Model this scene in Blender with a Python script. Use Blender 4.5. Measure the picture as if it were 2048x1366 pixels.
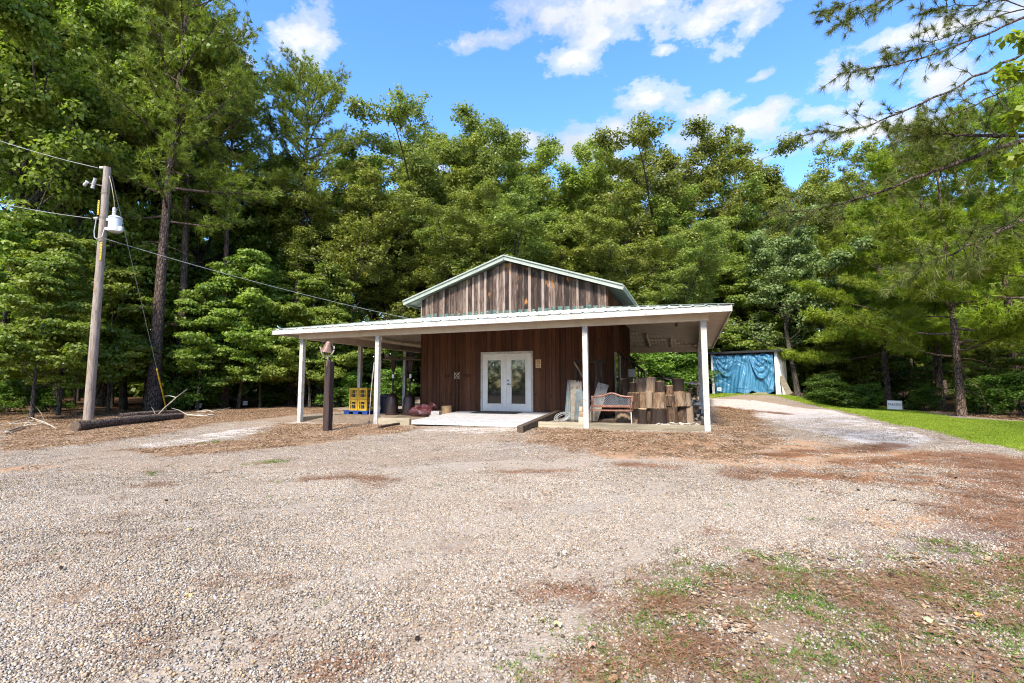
import bpy, math, random
import numpy as np
from mathutils import Vector, Matrix

sc = bpy.context.scene
for o in list(bpy.data.objects):
    bpy.data.objects.remove(o)
random.seed(7)
col = sc.collection

# ------------------------------------------------------------------ camera
F_PX, TILT, ROLL, YAW = 966.29, .0909, -.0028, -.3586
CAM = np.array([12.6881, -12.9836, .9192])
_c, _s = math.cos(YAW), math.sin(YAW)
FWH = np.array([_s, _c, 0.]); RTH = np.array([_c, -_s, 0.]); UP = np.array([0, 0, 1.])
_f = FWH * math.cos(TILT) + UP * math.sin(TILT); _u = UP * math.cos(TILT) - FWH * math.sin(TILT)
CR = RTH * math.cos(ROLL) + _u * math.sin(ROLL); CU = _u * math.cos(ROLL) - RTH * math.sin(ROLL); CF = _f
cam_d = bpy.data.cameras.new('camera'); cam = bpy.data.objects.new('camera', cam_d); col.objects.link(cam)
cam_d.sensor_width = 36; cam_d.lens = F_PX / 2048 * 36; cam_d.clip_start = .05; cam_d.clip_end = 2000
cam.matrix_world = Matrix([[CR[0], CU[0], -CF[0], CAM[0]], [CR[1], CU[1], -CF[1], CAM[1]], [CR[2], CU[2], -CF[2], CAM[2]], [0, 0, 0, 1]])
sc.camera = cam

def ray(x, y): return CF + CR * ((x - 1024) / F_PX) - CU * ((y - 683) / F_PX)
def on_z(x, y, z): d = ray(x, y); return CAM + d * ((z - CAM[2]) / d[2])
def on_y(x, y, v): d = ray(x, y); return CAM + d * ((v - CAM[1]) / d[1])
def on_x(x, y, v): d = ray(x, y); return CAM + d * ((v - CAM[0]) / d[0])
def on_d(x, y, dep): return CAM + ray(x, y) * dep

# ------------------------------------------------------------------ node helpers
def node(nt, typ, ins=None, **props):
    n = nt.nodes.new('ShaderNode' + typ)
    for k, v in props.items(): setattr(n, k, v)
    for k, v in (ins or {}).items():
        s = n.inputs[k]
        if isinstance(v, bpy.types.NodeSocket): nt.links.new(v, s)
        elif isinstance(v, bpy.types.Node): nt.links.new(v.outputs[0], s)
        elif isinstance(v, (tuple, list)) and len(v) == 3 and s.type == 'RGBA': s.default_value = (*v, 1)
        else: s.default_value = v
    return n
def ramp(nt, fac, stops, interp='LINEAR'):
    n = node(nt, 'ValToRGB', {0: fac}); cr = n.color_ramp; cr.interpolation = interp
    while len(cr.elements) < len(stops): cr.elements.new(.5)
    for e, (p, c) in zip(cr.elements, stops):
        e.position = p; e.color = (*c, 1) if isinstance(c, (tuple, list)) else (c, c, c, 1)
    return n.outputs[0]
def mix(nt, f, a, b, blend='MIX'):
    n = nt.nodes.new('ShaderNodeMix'); n.data_type = 'RGBA'; n.blend_type = blend
    for i, v in ((0, f), (6, a), (7, b)):
        s = n.inputs[i]
        if isinstance(v, bpy.types.NodeSocket): nt.links.new(v, s)
        elif isinstance(v, bpy.types.Node): nt.links.new(v.outputs[0], s)
        elif isinstance(v, (tuple, list)): s.default_value = (*v, 1)
        else: s.default_value = v
    return n.outputs[2]
def math_(nt, op, a, b=0., c=0., clamp=False):
    return node(nt, 'Math', {0: a, 1: b, 2: c}, operation=op, use_clamp=clamp).outputs[0]

# ------------------------------------------------------------------ sky and sun
SUN_EL, SUN_AZ = math.radians(43), math.radians(176)
wd = bpy.data.worlds.new('World'); sc.world = wd; wd.use_nodes = True
nt = wd.node_tree; nt.nodes.clear()
sky = node(nt, 'TexSky', sky_type='NISHITA', sun_disc=False, sun_elevation=SUN_EL, sun_rotation=SUN_AZ,
           air_density=1.0, dust_density=.5, ozone_density=1.6, altitude=100)
hs = node(nt, 'HueSaturation', {'Hue': .508, 'Saturation': 1.27, 'Value': 1.0, 'Color': sky.outputs[0]})
bg_sky = node(nt, 'Background', {'Color': hs.outputs[0], 'Strength': .125})
gen = node(nt, 'TexCoord').outputs['Generated']
warp = node(nt, 'TexNoise', {'Vector': gen, 'Scale': 5., 'Detail': 4.}, noise_dimensions='3D')
wv = node(nt, 'VectorMath', {0: warp.outputs['Color'], 1: (.5, .5, .5)}, operation='SUBTRACT')
wv = node(nt, 'VectorMath', {0: wv.outputs[0], 1: (.16, .16, .10)}, operation='MULTIPLY')
dirw = node(nt, 'VectorMath', {0: gen, 1: wv.outputs[0]}, operation='ADD').outputs[0]
# clouds: centre pixel, half width, half height (pixels on the 2048 photograph)
CLOUDS = [(1090, 35, 150, 46), (1240, 20, 210, 62), (1420, 25, 130, 42), (1500, 55, 55, 34), (985, 75, 100, 26), (1150, 120, 110, 34), (1195, 85, 60, 30), (605, 70, 50, 62),
          (1330, 195, 80, 34), (1450, 205, 110, 36), (1540, 240, 80, 30), (1170, 290, 170, 46), (1400, 275, 130, 38), (1050, 300, 110, 34),
          (1555, 148, 30, 16), (1710, 165, 52, 38), (1890, 145, 60, 44), (1740, 270, 130, 34), (1930, 30, 120, 26), (1680, 235, 60, 18), (1340, 112, 26, 16), (960, 300, 40, 16),
          (860, 330, 90, 40), (330, 60, 120, 60), (120, 200, 160, 60), (1300, 340, 260, 40)]
cloud_list = [(ray(x, y), w / F_PX, h / F_PX) for x, y, w, h in CLOUDS]
_r = np.random.default_rng(5)
for k in range(12):      # the same kind of fair-weather cloud goes on around the sky
    az = _r.uniform(0.95, 2 * math.pi - .95) + YAW; el = _r.uniform(.1, .9)
    cloud_list.append((np.array([math.sin(az) * math.cos(el), math.cos(az) * math.cos(el), math.sin(el)]), _r.uniform(.18, .4), _r.uniform(.06, .13)))
field = None
for d, w, h in cloud_list:
    d = d / np.linalg.norm(d)
    az = math.atan2(d[1], d[0]); el = math.asin(d[2])
    m = node(nt, 'Mapping', {'Vector': dirw, 'Location': tuple(d), 'Rotation': (0, -el, az), 'Scale': (1., w * .86, h * .9)}, vector_type='TEXTURE')
    L = node(nt, 'VectorMath', {0: m.outputs[0]}, operation='LENGTH').outputs['Value']
    field = L if field is None else math_(nt, 'SMOOTH_MIN', field, L, .35)
n1 = node(nt, 'TexNoise', {'Vector': node(nt, 'Mapping', {'Vector': gen, 'Scale': (1, 1, 1.7)}).outputs[0], 'Scale': 10., 'Detail': 10., 'Roughness': .68})
n2 = node(nt, 'TexNoise', {'Vector': gen, 'Scale': 5.5, 'Detail': 5., 'Roughness': .55})
dens = math_(nt, 'SUBTRACT', 1.0, field)
dens = math_(nt, 'ADD', dens, math_(nt, 'MULTIPLY', math_(nt, 'SUBTRACT', n1.outputs[0], .5), 3.6))
alpha = ramp(nt, dens, [(.02, 0.), (.4, .5), (1., .96)], 'EASE')
ccol = ramp(nt, n2.outputs[0], [(.38, (.66, .72, .80)), (.58, (.97, .97, .98))])
bg_cl = node(nt, 'Background', {'Color': ccol, 'Strength': .29})
wm = node(nt, 'MixShader', {0: alpha, 1: bg_sky, 2: bg_cl})
nt.links.new(wm.outputs[0], node(nt, 'OutputWorld').inputs[0])
wd.cycles.sampling_method = 'MANUAL'; wd.cycles.sample_map_resolution = 512

SUN_DIR = Vector((math.sin(SUN_AZ) * math.cos(SUN_EL), math.cos(SUN_AZ) * math.cos(SUN_EL), math.sin(SUN_EL)))
sl = bpy.data.lights.new('sun', 'SUN'); sl.energy = 2.5; sl.angle = math.radians(11); sl.color = (1., .93, .815)
so = bpy.data.objects.new('sun', sl); col.objects.link(so); so.rotation_euler = (-SUN_DIR).to_track_quat('-Z', 'Y').to_euler(); so.location = (0, -30, 40)
vs = sc.view_settings; vs.view_transform = 'Standard'; vs.look = 'None'; vs.exposure = 1.95; vs.gamma = 1; vs.use_curve_mapping = False
cy = sc.cycles; cy.max_bounces = 5; cy.diffuse_bounces = 3; cy.glossy_bounces = 3; cy.transmission_bounces = 4; cy.transparent_max_bounces = 6
cy.use_denoising = True; cy.denoiser = 'OPENIMAGEDENOISE'; cy.denoising_input_passes = 'RGB_ALBEDO_NORMAL'; cy.denoising_prefilter = 'NONE'; cy.use_adaptive_sampling = True; cy.adaptive_threshold = .02; cy.adaptive_min_samples = 24; cy.filter_width = 1.1; cy.sample_clamp_indirect = 6

# ------------------------------------------------------------------ scene helpers
def tag(o, label=None, cat=None, group=None, kind=None):
    for k, v in (('label', label), ('category', cat), ('group', group), ('kind', kind)):
        if v: o[k] = v
    return o
def thing(name, loc, label, cat, group=None, rz=0., scale=None):
    o = bpy.data.objects.new(name, None); col.objects.link(o); o.location = tuple(loc); o.rotation_euler = (0, 0, rz)
    o.empty_display_size = .2
    if scale is not None: o.scale = scale
    return tag(o, label, cat, group)
def link(name, me, parent=None, loc=None, rot=None, scale=None):
    o = bpy.data.objects.new(name, me); col.objects.link(o)
    if parent is not None: o.parent = parent
    if loc is not None: o.location = tuple(loc)
    if rot is not None: o.rotation_euler = rot
    if scale is not None: o.scale = scale
    return o
def mesh_np(name, V, F, mat=None, smooth=False, attrs=None):
    V = np.asarray(V, np.float32); F = np.asarray(F, np.int32); k = F.shape[1]
    me = bpy.data.meshes.new(name); me.vertices.add(len(V)); me.vertices.foreach_set('co', V.ravel())
    me.loops.add(F.size); me.loops.foreach_set('vertex_index', F.ravel())
    me.polygons.add(len(F)); me.polygons.foreach_set('loop_start', np.arange(0, F.size, k, dtype=np.int32))
    for kk, (dom, a) in (attrs or {}).items():
        a = np.asarray(a, np.float32)
        if a.ndim == 1: me.attributes.new(kk, 'FLOAT', dom).data.foreach_set('value', a)
        else: me.attributes.new(kk, 'FLOAT_COLOR', dom).data.foreach_set('color', np.concatenate([a, np.ones((len(a), 1), np.float32)], 1).ravel())
    me.update(calc_edges=True)
    if smooth: me.polygons.foreach_set('use_smooth', np.ones(len(F), bool))
    if mat: me.materials.append(mat)
    return me

class MB:
    """collects faces; build() links them as one mesh object"""
    def __init__(s): s.v = []; s.f = []
    def add(s, V, F):
        n = len(s.v); s.v += [tuple(map(float, p)) for p in V]; s.f += [tuple(i + n for i in f) for f in F]; return s
    BF = [(0, 3, 2, 1), (4, 5, 6, 7), (0, 1, 5, 4), (1, 2, 6, 5), (2, 3, 7, 6), (3, 0, 4, 7)]
    def box(s, a, b):
        (x0, y0, z0), (x1, y1, z1) = a, b
        return s.add([(x0, y0, z0), (x1, y0, z0), (x1, y1, z0), (x0, y1, z0), (x0, y0, z1), (x1, y0, z1), (x1, y1, z1), (x0, y1, z1)], s.BF)
    def bar(s, p, q, w, h, up=(0, 0, 1), taper=1.):
        p, q = Vector(p), Vector(q); d = (q - p).normalized(); u = Vector(up)
        if abs(d.dot(u)) > .99: u = Vector((0, 1, 0))
        r = d.cross(u).normalized(); u = r.cross(d)
        V = []
        for c, t in ((p, 1.), (q, taper)):
            for a, b in ((-1, -1), (1, -1), (1, 1), (-1, 1)): V.append(c + r * a * w / 2 * t + u * b * h / 2 * t)
        return s.add(V, [(0, 1, 2, 3), (7, 6, 5, 4), (0, 4, 5, 1), (1, 5, 6, 2), (2, 6, 7, 3), (3, 7, 4, 0)])
    def tube(s, pts, rad, n=8, cap=True, seed=None, jit=0.):
        V, Fq = tube_np(np.array([tuple(p) for p in pts], float), rad, n, jit, seed); k = len(pts)
        s.add(V, [tuple(f) for f in Fq])
        if cap:
            m = len(s.v) - len(V); s.f.append(tuple(m + i for i in reversed(range(n)))); s.f.append(tuple(m + (k - 1) * n + i for i in range(n)))
        return s
    def lathe(s, prof, n=18, M=None):
        V = []; Fq = []
        for r, z in prof:
            for i in range(n):
                p = Vector((r * math.cos(2 * math.pi * i / n), r * math.sin(2 * math.pi * i / n), z)); V.append(M @ p if M else p)
        for j in range(len(prof) - 1):
            for i in range(n): Fq.append((j * n + i, j * n + (i + 1) % n, (j + 1) * n + (i + 1) % n, (j + 1) * n + i))
        s.add(V, Fq); m = len(s.v) - len(V)
        if prof[0][0] > 1e-4: s.f.append(tuple(m + i for i in reversed(range(n))))
        if prof[-1][0] > 1e-4: s.f.append(tuple(m + (len(prof) - 1) * n + i for i in range(n)))
        return s
    def mesh(s, name, mat, smooth=False):
        me = bpy.data.meshes.new(name); me.from_pydata(s.v, [], s.f); me.materials.append(mat)
        if smooth: me.polygons.foreach_set('use_smooth', np.ones(len(s.f), bool))
        me.update(); return me
    def build(s, name, mat, parent=None, smooth=False, loc=None, rot=None, bevel=0.):
        o = link(name, s.mesh(name, mat, smooth), parent, loc, rot)
        if smooth: o.data.set_sharp_from_angle(angle=math.radians(38))
        if bevel:
            b = o.modifiers.new('bevel', 'BEVEL'); b.width = bevel; b.segments = 2; b.limit_method = 'ANGLE'
        return o
def tube_np(P, rad, n=7, jit=0., seed=None):
    P = np.asarray(P, float); k = len(P)
    r = np.broadcast_to(np.asarray(rad, float), (k,))
    T = np.gradient(P, axis=0); T /= np.linalg.norm(T, axis=1, keepdims=True) + 1e-9
    ref = np.array([0., 0, 1]) if abs(T[0][2]) < .9 else np.array([1., 0, 0])
    A = np.cross(T, ref); A /= np.linalg.norm(A, axis=1, keepdims=True) + 1e-9; B = np.cross(T, A)
    th = np.arange(n) * 2 * math.pi / n
    rr = r[:, None] * np.ones((k, n))
    if jit: rr = rr * (1 + np.random.default_rng(seed).uniform(-jit, jit, (k, n)))
    V = P[:, None] + rr[..., None] * (A[:, None] * np.cos(th)[None, :, None] + B[:, None] * np.sin(th)[None, :, None])
    i = np.arange(k - 1)[:, None] * n; j = np.arange(n)[None]; j2 = (j + 1) % n
    Fq = np.stack([i + j, i + j2, i + n + j2, i + n + j], -1).reshape(-1, 4)
    return V.reshape(-1, 3), Fq
def text_part(body, size, mat, parent, loc, rot, name='lettering', align='CENTER'):
    cu = bpy.data.curves.new(name, 'FONT'); cu.body = body; cu.size = size; cu.align_x = align; cu.align_y = 'CENTER'; cu.extrude = .001
    tmp = bpy.data.objects.new(name, cu); col.objects.link(tmp); me = bpy.data.meshes.new_from_object(tmp.evaluated_get(bpy.context.evaluated_depsgraph_get()))
    bpy.data.objects.remove(tmp); bpy.data.curves.remove(cu); me.materials.clear(); me.materials.append(mat); return link(name, me, parent, loc, rot)

# ------------------------------------------------------------------ materials
def new_mat(name):
    m = bpy.data.materials.new(name); m.use_nodes = True; t = m.node_tree
    return m, t, t.nodes['Principled BSDF'], t.nodes['Material Output']
def setp(t, b, **kw):
    for k, v in kw.items():
        k = k.replace('_', ' ')
        if isinstance(v, bpy.types.NodeSocket): t.links.new(v, b.inputs[k])
        elif isinstance(v, tuple): b.inputs[k].default_value = (*v, 1)
        else: b.inputs[k].default_value = v
def objvec(t, scale=(1, 1, 1), rnd=17.):
    tc = node(t, 'TexCoord').outputs['Object']; oi = node(t, 'ObjectInfo').outputs['Random']
    off = math_(t, 'MULTIPLY', oi, rnd)
    v = node(t, 'VectorMath', {0: tc, 1: off}, operation='ADD').outputs[0]
    return node(t, 'VectorMath', {0: v, 1: scale}, operation='MULTIPLY').outputs[0], oi
def bump(t, b, h, s=.4, d=.01):
    n = node(t, 'Bump', {'Strength': s, 'Distance': d, 'Height': h}); t.links.new(n.outputs[0], b.inputs['Normal'])
def plain(name, c, rough=.6, metal=0., var=.18, scale=6., c2=None, bmp=.15, stretch=(1, 1, 1), spec=.4, spots=None):
    """painted / plain surface with mottled wear"""
    m, t, b, _ = new_mat(name); v, oi = objvec(t, stretch)
    n = node(t, 'TexNoise', {'Vector': v, 'Scale': scale, 'Detail': 7., 'Roughness': .6}).outputs[0]
    c2 = c2 or tuple(x * (1 - 2.2 * var) for x in c)
    cc = ramp(t, n, [(.32, c2), (.6, c)])
    if spots:
        n3 = node(t, 'TexNoise', {'Vector': v, 'Scale': scale * 3.7, 'Detail': 5.}).outputs[0]
        cc = mix(t, ramp(t, n3, [(.56, 0.), (.66, 1.)]), cc, spots)
    setp(t, b, Base_Color=cc, Roughness=rough, Metallic=metal); b.inputs['Specular IOR Level'].default_value = spec
    bump(t, b, node(t, 'TexNoise', {'Vector': v, 'Scale': scale * 6, 'Detail': 4.}).outputs[0], bmp, .01)
    return m
def wood(name, cols, grain=(22, 22, 1.2), rough=.8, knots=None, spots=None, var=.5, bmp=.5, patchy=0.):
    m, t, b, _ = new_mat(name); v, oi = objvec(t, grain)
    w = node(t, 'TexNoise', {'Vector': v, 'Scale': 1., 'Detail': 8., 'Roughness': .65, 'Distortion': .6}).outputs[0]
    f = math_(t, 'ADD', w, math_(t, 'MULTIPLY', math_(t, 'SUBTRACT', oi, .5), var))
    if patchy:
        vp, _o = objvec(t, (11, 11, 2.3), 71.); f = math_(t, 'ADD', f, math_(t, 'MULTIPLY', math_(t, 'SUBTRACT', node(t, 'TexNoise', {'Vector': vp, 'Scale': 1., 'Detail': 6., 'Roughness': .7}).outputs[0], .5), patchy))
    k = len(cols); cc = ramp(t, f, [(.25 + .5 * i / (k - 1), c) for i, c in enumerate(cols)])
    v2, _o = objvec(t, (4, 4, 2.2), 31.)
    if knots:
        vo = node(t, 'TexVoronoi', {'Vector': v2, 'Scale': 1.}).outputs['Distance']
        cc = mix(t, ramp(t, vo, [(.07, .85), (.13, 0.)]), cc, knots)
    if spots:
        v3, _o = objvec(t, (6, 6, 1.6), 53.)
        n3 = node(t, 'TexNoise', {'Vector': v3, 'Scale': 1., 'Detail': 5.}).outputs[0]
        cc = mix(t, ramp(t, n3, [(.63, 0.), (.70, .9)]), cc, spots)
    setp(t, b, Base_Color=cc, Roughness=rough); b.inputs['Specular IOR Level'].default_value = .25
    bump(t, b, w, bmp, .008); return m
def leafmat(name, stops, trans=.35, rough=.45, tcol=(1.1, 1.25, .5), spec=.35, hue=.06):
    m, t, b, out = new_mat(name)
    a = node(t, 'Attribute', attribute_name='tint').outputs['Fac']
    oi = node(t, 'ObjectInfo').outputs['Random']
    f = math_(t, 'ADD', math_(t, 'MULTIPLY', a, .75), math_(t, 'MULTIPLY', oi, .25))
    k = len(stops); cc = ramp(t, f, [(i / (k - 1), c) for i, c in enumerate(stops)])
    cc = node(t, 'HueSaturation', {'Hue': math_(t, 'ADD', .5 - hue / 2, math_(t, 'MULTIPLY', oi, hue)), 'Value': math_(t, 'ADD', .8, math_(t, 'MULTIPLY', math_(t, 'FRACT', math_(t, 'MULTIPLY', oi, 7.3)), .45)), 'Color': cc}).outputs[0]
    setp(t, b, Base_Color=cc, Roughness=rough); b.inputs['Specular IOR Level'].default_value = spec
    tr = node(t, 'BsdfTranslucent', {'Color': mix(t, 1., cc, tcol, 'MULTIPLY')})
    mx = node(t, 'MixShader', {0: trans, 1: b.outputs[0], 2: tr.outputs[0]}); t.links.new(mx.outputs[0], out.inputs[0]); return m
def bark(name, c1, c2, scale=(9, 9, 2.2)):
    m, t, b, _ = new_mat(name); v, oi = objvec(t, scale)
    n = node(t, 'TexNoise', {'Vector': v, 'Scale': 1., 'Detail': 8., 'Roughness': .7}).outputs[0]
    vo = node(t, 'TexVoronoi', {'Vector': v, 'Scale': 1.6}, feature='DISTANCE_TO_EDGE').outputs['Distance']
    cc = mix(t, ramp(t, vo, [(.02, 1.), (.16, 0.)]), ramp(t, n, [(.3, c1), (.65, c2)]), tuple(x * .4 for x in c1))
    setp(t, b, Base_Color=cc, Roughness=.95); b.inputs['Specular IOR Level'].default_value = .15
    bump(t, b, math_(t, 'ADD', vo, n), 1., .04); return m
MAT = {}
MAT['wall'] = wood('red brown stained boards', [(.042, .017, .009), (.08, .032, .0155), (.13, .055, .027)], knots=(.02, .008, .005), var=.3)
MAT['gable'] = wood('weathered dark boards', [(.015, .009, .007), (.038, .023, .018), (.075, .048, .036), (.135, .097, .077)], grain=(26, 26, 1.0), spots=(.34, .14, .03), var=.5, patchy=1.1)
MAT['batten'] = wood('silvery weathered battens', [(.03, .02, .015), (.11, .077, .06), (.235, .185, .155)], grain=(26, 26, 1.0), spots=(.28, .12, .04), var=.7, patchy=1.2)
MAT['white'] = plain('weathered white paint', (.47, .445, .415), .6, c2=(.34, .31, .27), scale=4., spots=(.28, .25, .21), bmp=.2)
MAT['white_shaded'] = plain('aged cream paint', (.60, .525, .43), .6, c2=(.49, .42, .335), scale=2.5)  # same white paint, with the beige of porch shade put into its colour
MAT['door'] = plain('white door paint', (.64, .62, .59), .35, c2=(.57, .55, .52))
MAT['green_metal'] = plain('pale green roof metal', (.50, .555, .455), .42, .0, c2=(.41, .46, .37), scale=2., spec=.5)
MAT['green_trim'] = plain('green trim metal', (.26, .285, .24), .5, c2=(.20, .22, .185), scale=3., spec=.5)
MAT['teal'] = plain('teal flashing', (.045, .10, .09), .7, c2=(.02, .05, .045), scale=5., spots=(.25, .2, .17))
MAT['dark'] = plain('dark sheathing', (.02, .015, .012), .9)
MAT['deckpaint'] = plain('worn white deck paint', (.47, .46, .46), .6, c2=(.35, .335, .325), scale=4., spots=(.30, .275, .24))
MAT['rubber'] = plain('black rubber', (.018, .018, .018), .8)
MAT['timber_dark'] = wood('old creosote timber', [(.02, .014, .01), (.06, .042, .03), (.11, .08, .055)], grain=(9, 9, 9))
MAT['timber_grey'] = wood('grey treated timber', [(.13, .11, .075), (.26, .22, .15), (.38, .33, .24)], grain=(1.2, 20, 20))
MAT['post_brown'] = wood('dark painted post', [(.008, .006, .006), (.018, .012, .011), (.05, .031, .027)], grain=(14, 14, 1))
MAT['rust'] = plain('rusty bell iron', (.20, .115, .09), .55, .35, c2=(.08, .04, .03), scale=9., spots=(.28, .20, .17))
MAT['iron_pale'] = plain('weathered bell yoke', (.50, .44, .34), .55, .3, c2=(.28, .22, .15))
MAT['yellow'] = plain('yellow plastic', (.62, .38, .03), .45, c2=(.50, .26, .02))
MAT['blue'] = plain('blue plastic', (.012, .05, .22), .4)
MAT['bottle'] = plain('murky bottles', (.10, .14, .14), .2, c2=(.03, .05, .05), scale=20., spots=(.45, .5, .5))
MAT['navy'] = plain('navy plastic', (.01, .02, .05), .5)
MAT['bronze'] = plain('bronze heater enamel', (.045, .026, .022), .35, .3, c2=(.022, .012, .01))
MAT['steel_dark'] = plain('dull heater reflector', (.16, .13, .11), .45, .6)
MAT['maroon'] = plain('maroon plastic bag', (.07, .018, .022), .28, c2=(.035, .009, .012), scale=4., spots=(.16, .09, .095), spec=.6)
MAT['concrete'] = plain('concrete', (.34, .32, .31), .9, c2=(.22, .21, .20), scale=14.)
MAT['tin'] = plain('galvanised tin', (.20, .235, .24), .45, .4, c2=(.10, .125, .13), scale=3., spots=(.26, .17, .11))
MAT['tin_pale'] = plain('pale sheet', (.27, .245, .21), .6, .2, c2=(.16, .135, .10), scale=3., spots=(.18, .11, .06))
MAT['bench'] = plain('red brown bench iron', (.20, .085, .055), .5, .05, c2=(.12, .05, .034), scale=7., spots=(.32, .2, .16))
MAT['lattice'] = plain('grey iron lattice', (.17, .18, .20), .5, .3, c2=(.09, .095, .11))
MAT['leg'] = plain('bare bench leg', (.55, .52, .48), .5, .3)  # paler copy of the bench iron: light on the right leg painted in
MAT['tarp'] = plain('blue tarp', (.036, .15, .25), .45, c2=(.022, .11, .20), scale=1.6, spec=.5, bmp=.6, spots=(.055, .17, .25))
MAT['white_metal'] = plain('white shed metal', (.68, .68, .67), .5, c2=(.52, .52, .50))
MAT['black'] = plain('black roofing', (.015, .015, .016), .7)
MAT['polewood'] = wood('grey utility pole wood', [(.045, .034, .027), (.16, .125, .10), (.29, .24, .20)], grain=(22, 22, .8), spots=(.22, .13, .07), patchy=.8)
MAT['tank'] = plain('grey transformer enamel', (.50, .53, .55), .35, c2=(.44, .47, .49), var=.08)
MAT['porcelain'] = plain('porcelain', (.50, .50, .52), .2)
MAT['wire'] = plain('aluminium wire', (.34, .35, .34), .5, .2)
MAT['copper'] = plain('weathered copper', (.42, .36, .20), .5, .3)
MAT['guard'] = plain('yellow guy guard', (.75, .50, .03), .4)
MAT['signwhite'] = plain('white sign board', (.82, .80, .79), .4, var=.03)
MAT['ink'] = plain('dark print', (.05, .02, .035), .6)
MAT['signbeige'] = plain('yellowed sign', (.62, .44, .25), .5, c2=(.55, .36, .2))
MAT['log'] = bark('log bark', (.07, .048, .035), (.26, .19, .145), (3, 12, 12))
MAT['stumpbark'] = wood('stump bark', [(.025, .015, .010), (.07, .042, .025), (.145, .088, .05), (.22, .16, .11)], grain=(19, 19, 5), var=.75, bmp=1.)
MAT['stumpwood'] = wood('cut log face', [(.16, .09, .045), (.34, .22, .12), (.46, .33, .20)], grain=(7, 7, 7))
MAT['split'] = wood('split firewood', [(.16, .10, .06), (.36, .26, .17), (.56, .46, .36)], grain=(4, 20, 20))
MAT['deadwood'] = wood('bleached branch', [(.24, .19, .14), (.45, .39, .31), (.62, .56, .47)], grain=(6, 6, 6))
MAT['brass'] = plain('door brass', (.10, .08, .06), .3, .7)
def glass():
    m, t, b, out = new_mat('door glass')
    setp(t, b, Base_Color=(.012, .016, .016), Roughness=.04); b.inputs['Specular IOR Level'].default_value = .8; return m
MAT['glass'] = glass()
MAT['bark_pine'] = bark('pine bark', (.045, .032, .026), (.17, .12, .095), (9, 9, 3))
MAT['bark_red'] = bark('young pine bark', (.055, .036, .028), (.22, .15, .11), (10, 10, 3.5))
MAT['bark_oak'] = bark('hardwood bark', (.04, .034, .028), (.15, .125, .10), (10, 10, 2.2))
MAT['leaf_oak'] = leafmat('oak leaves', [(.10, .13, .024), (.175, .21, .040), (.24, .265, .058), (.31, .305, .088)], .45, hue=.045)
MAT['leaf_gum'] = leafmat('sweetgum leaves', [(.085, .14, .024), (.16, .22, .034), (.23, .28, .05), (.31, .335, .075)], .5, hue=.04)
MAT['leaf_pine'] = leafmat('pine needles', [(.075, .108, .018), (.14, .18, .025), (.21, .24, .032), (.27, .275, .04)], .38, hue=.04)
MAT['leaf_young'] = leafmat('young pine needles', [(.115, .17, .016), (.19, .255, .021), (.265, .325, .026), (.33, .375, .036)], .42, hue=.03)
MAT['leaf_shrub'] = leafmat('shrub leaves', [(.04, .085, .014), (.085, .15, .022), (.13, .21, .03), (.19, .265, .045)], .42, hue=.03)
MAT['leaf_pale'] = leafmat('pale poplar leaves', [(.08, .125, .032), (.15, .20, .06), (.22, .265, .10), (.29, .315, .15)], .42, hue=.03)
MAT['needle_near'] = leafmat('overhanging needles', [(.06, .095, .016), (.11, .15, .026), (.17, .19, .04), (.23, .18, .06)], .3)

# ------------------------------------------------------------------ terrain
CTRL = np.array([(12.7, -13, -.62), (8, -12, -.62), (17, -12, -.64), (4, -10, -.55), (-2, -12, -.55), (22, -10, -.7), (10.5, -7.2, -.5), (16, -6, -.5), (4, -6, -.42), (-1, -7, -.40), (-8, -8, -.42),
    (0, 0, -.31), (3, -.3, -.29), (7, -.5, -.25), (10, -.2, -.22), (13, 0, -.22), (3, -2, -.33), (9, -3, -.33), (14, -3, -.36), (-7, -2, -.32), (-10, 4, -.30), (-5, -4, -.35), (-16, 0, -.3), (-14, 12, -.2), (-6, 8, -.25),
    (2, 4, -.24), (5, 6, -.24), (10, 6, -.24), (12.5, 6, -.22), (3, 11, -.22), (8, 11, -.22), (12.5, 11, -.16),
    (20, 1.4, -.50), (17, -1, -.45), (16, 4, -.3), (22, 10.7, -.32), (21.7, 15.4, -.34), (23, 20.5, -.30), (17.5, 10, -.12), (14.5, 9, -.16), (13.7, 15, .14), (15.5, 18.6, .40), (17, 23, .5), (6, 17, .15), (-4, 20, .1), (10, 26, .5), (28, 30, .0), (30, 10, -.4), (32, -4, -.6), (-25, 10, -.2), (-25, -10, -.4), (0, 40, .5), (30, 45, .5), (-40, 30, 0)])
def gz(x, y):
    x = np.asarray(x, float); y = np.asarray(y, float)
    d2 = (x[..., None] - CTRL[:, 0]) ** 2 + (y[..., None] - CTRL[:, 1]) ** 2
    w = 1 / (d2 + 1.2) ** 1.7
    return (w * CTRL[:, 2]).sum(-1) / w.sum(-1)
def G(px, py):
    z = -.4
    for _ in range(14): p = on_z(px, py, z); z = .5 * z + .5 * float(gz(p[0], p[1]))
    return on_z(px, py, z)
def GP(pts): return np.array([G(*p)[:2] for p in pts])
def in_poly(P, x, y):
    r = np.zeros(x.shape, bool); n = len(P)
    for i in range(n):
        (x1, y1), (x2, y2) = P[i], P[(i + 1) % n]
        c = ((y1 > y) != (y2 > y)); r ^= c & (x < (x2 - x1) * (y - y1) / (y2 - y1 + 1e-12) + x1)
    return r
def d_line(P, x, y, closed=False):
    d = np.full(x.shape, 1e9); n = len(P)
    if n == 1: return np.hypot(x - P[0][0], y - P[0][1])
    for i in range(n if closed else n - 1):
        a, b = P[i], P[(i + 1) % n]; ab = b - a; t = np.clip(((x - a[0]) * ab[0] + (y - a[1]) * ab[1]) / (ab @ ab + 1e-9), 0, 1)
        d = np.minimum(d, np.hypot(x - a[0] - t * ab[0], y - a[1] - t * ab[1]))
    return d
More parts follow.
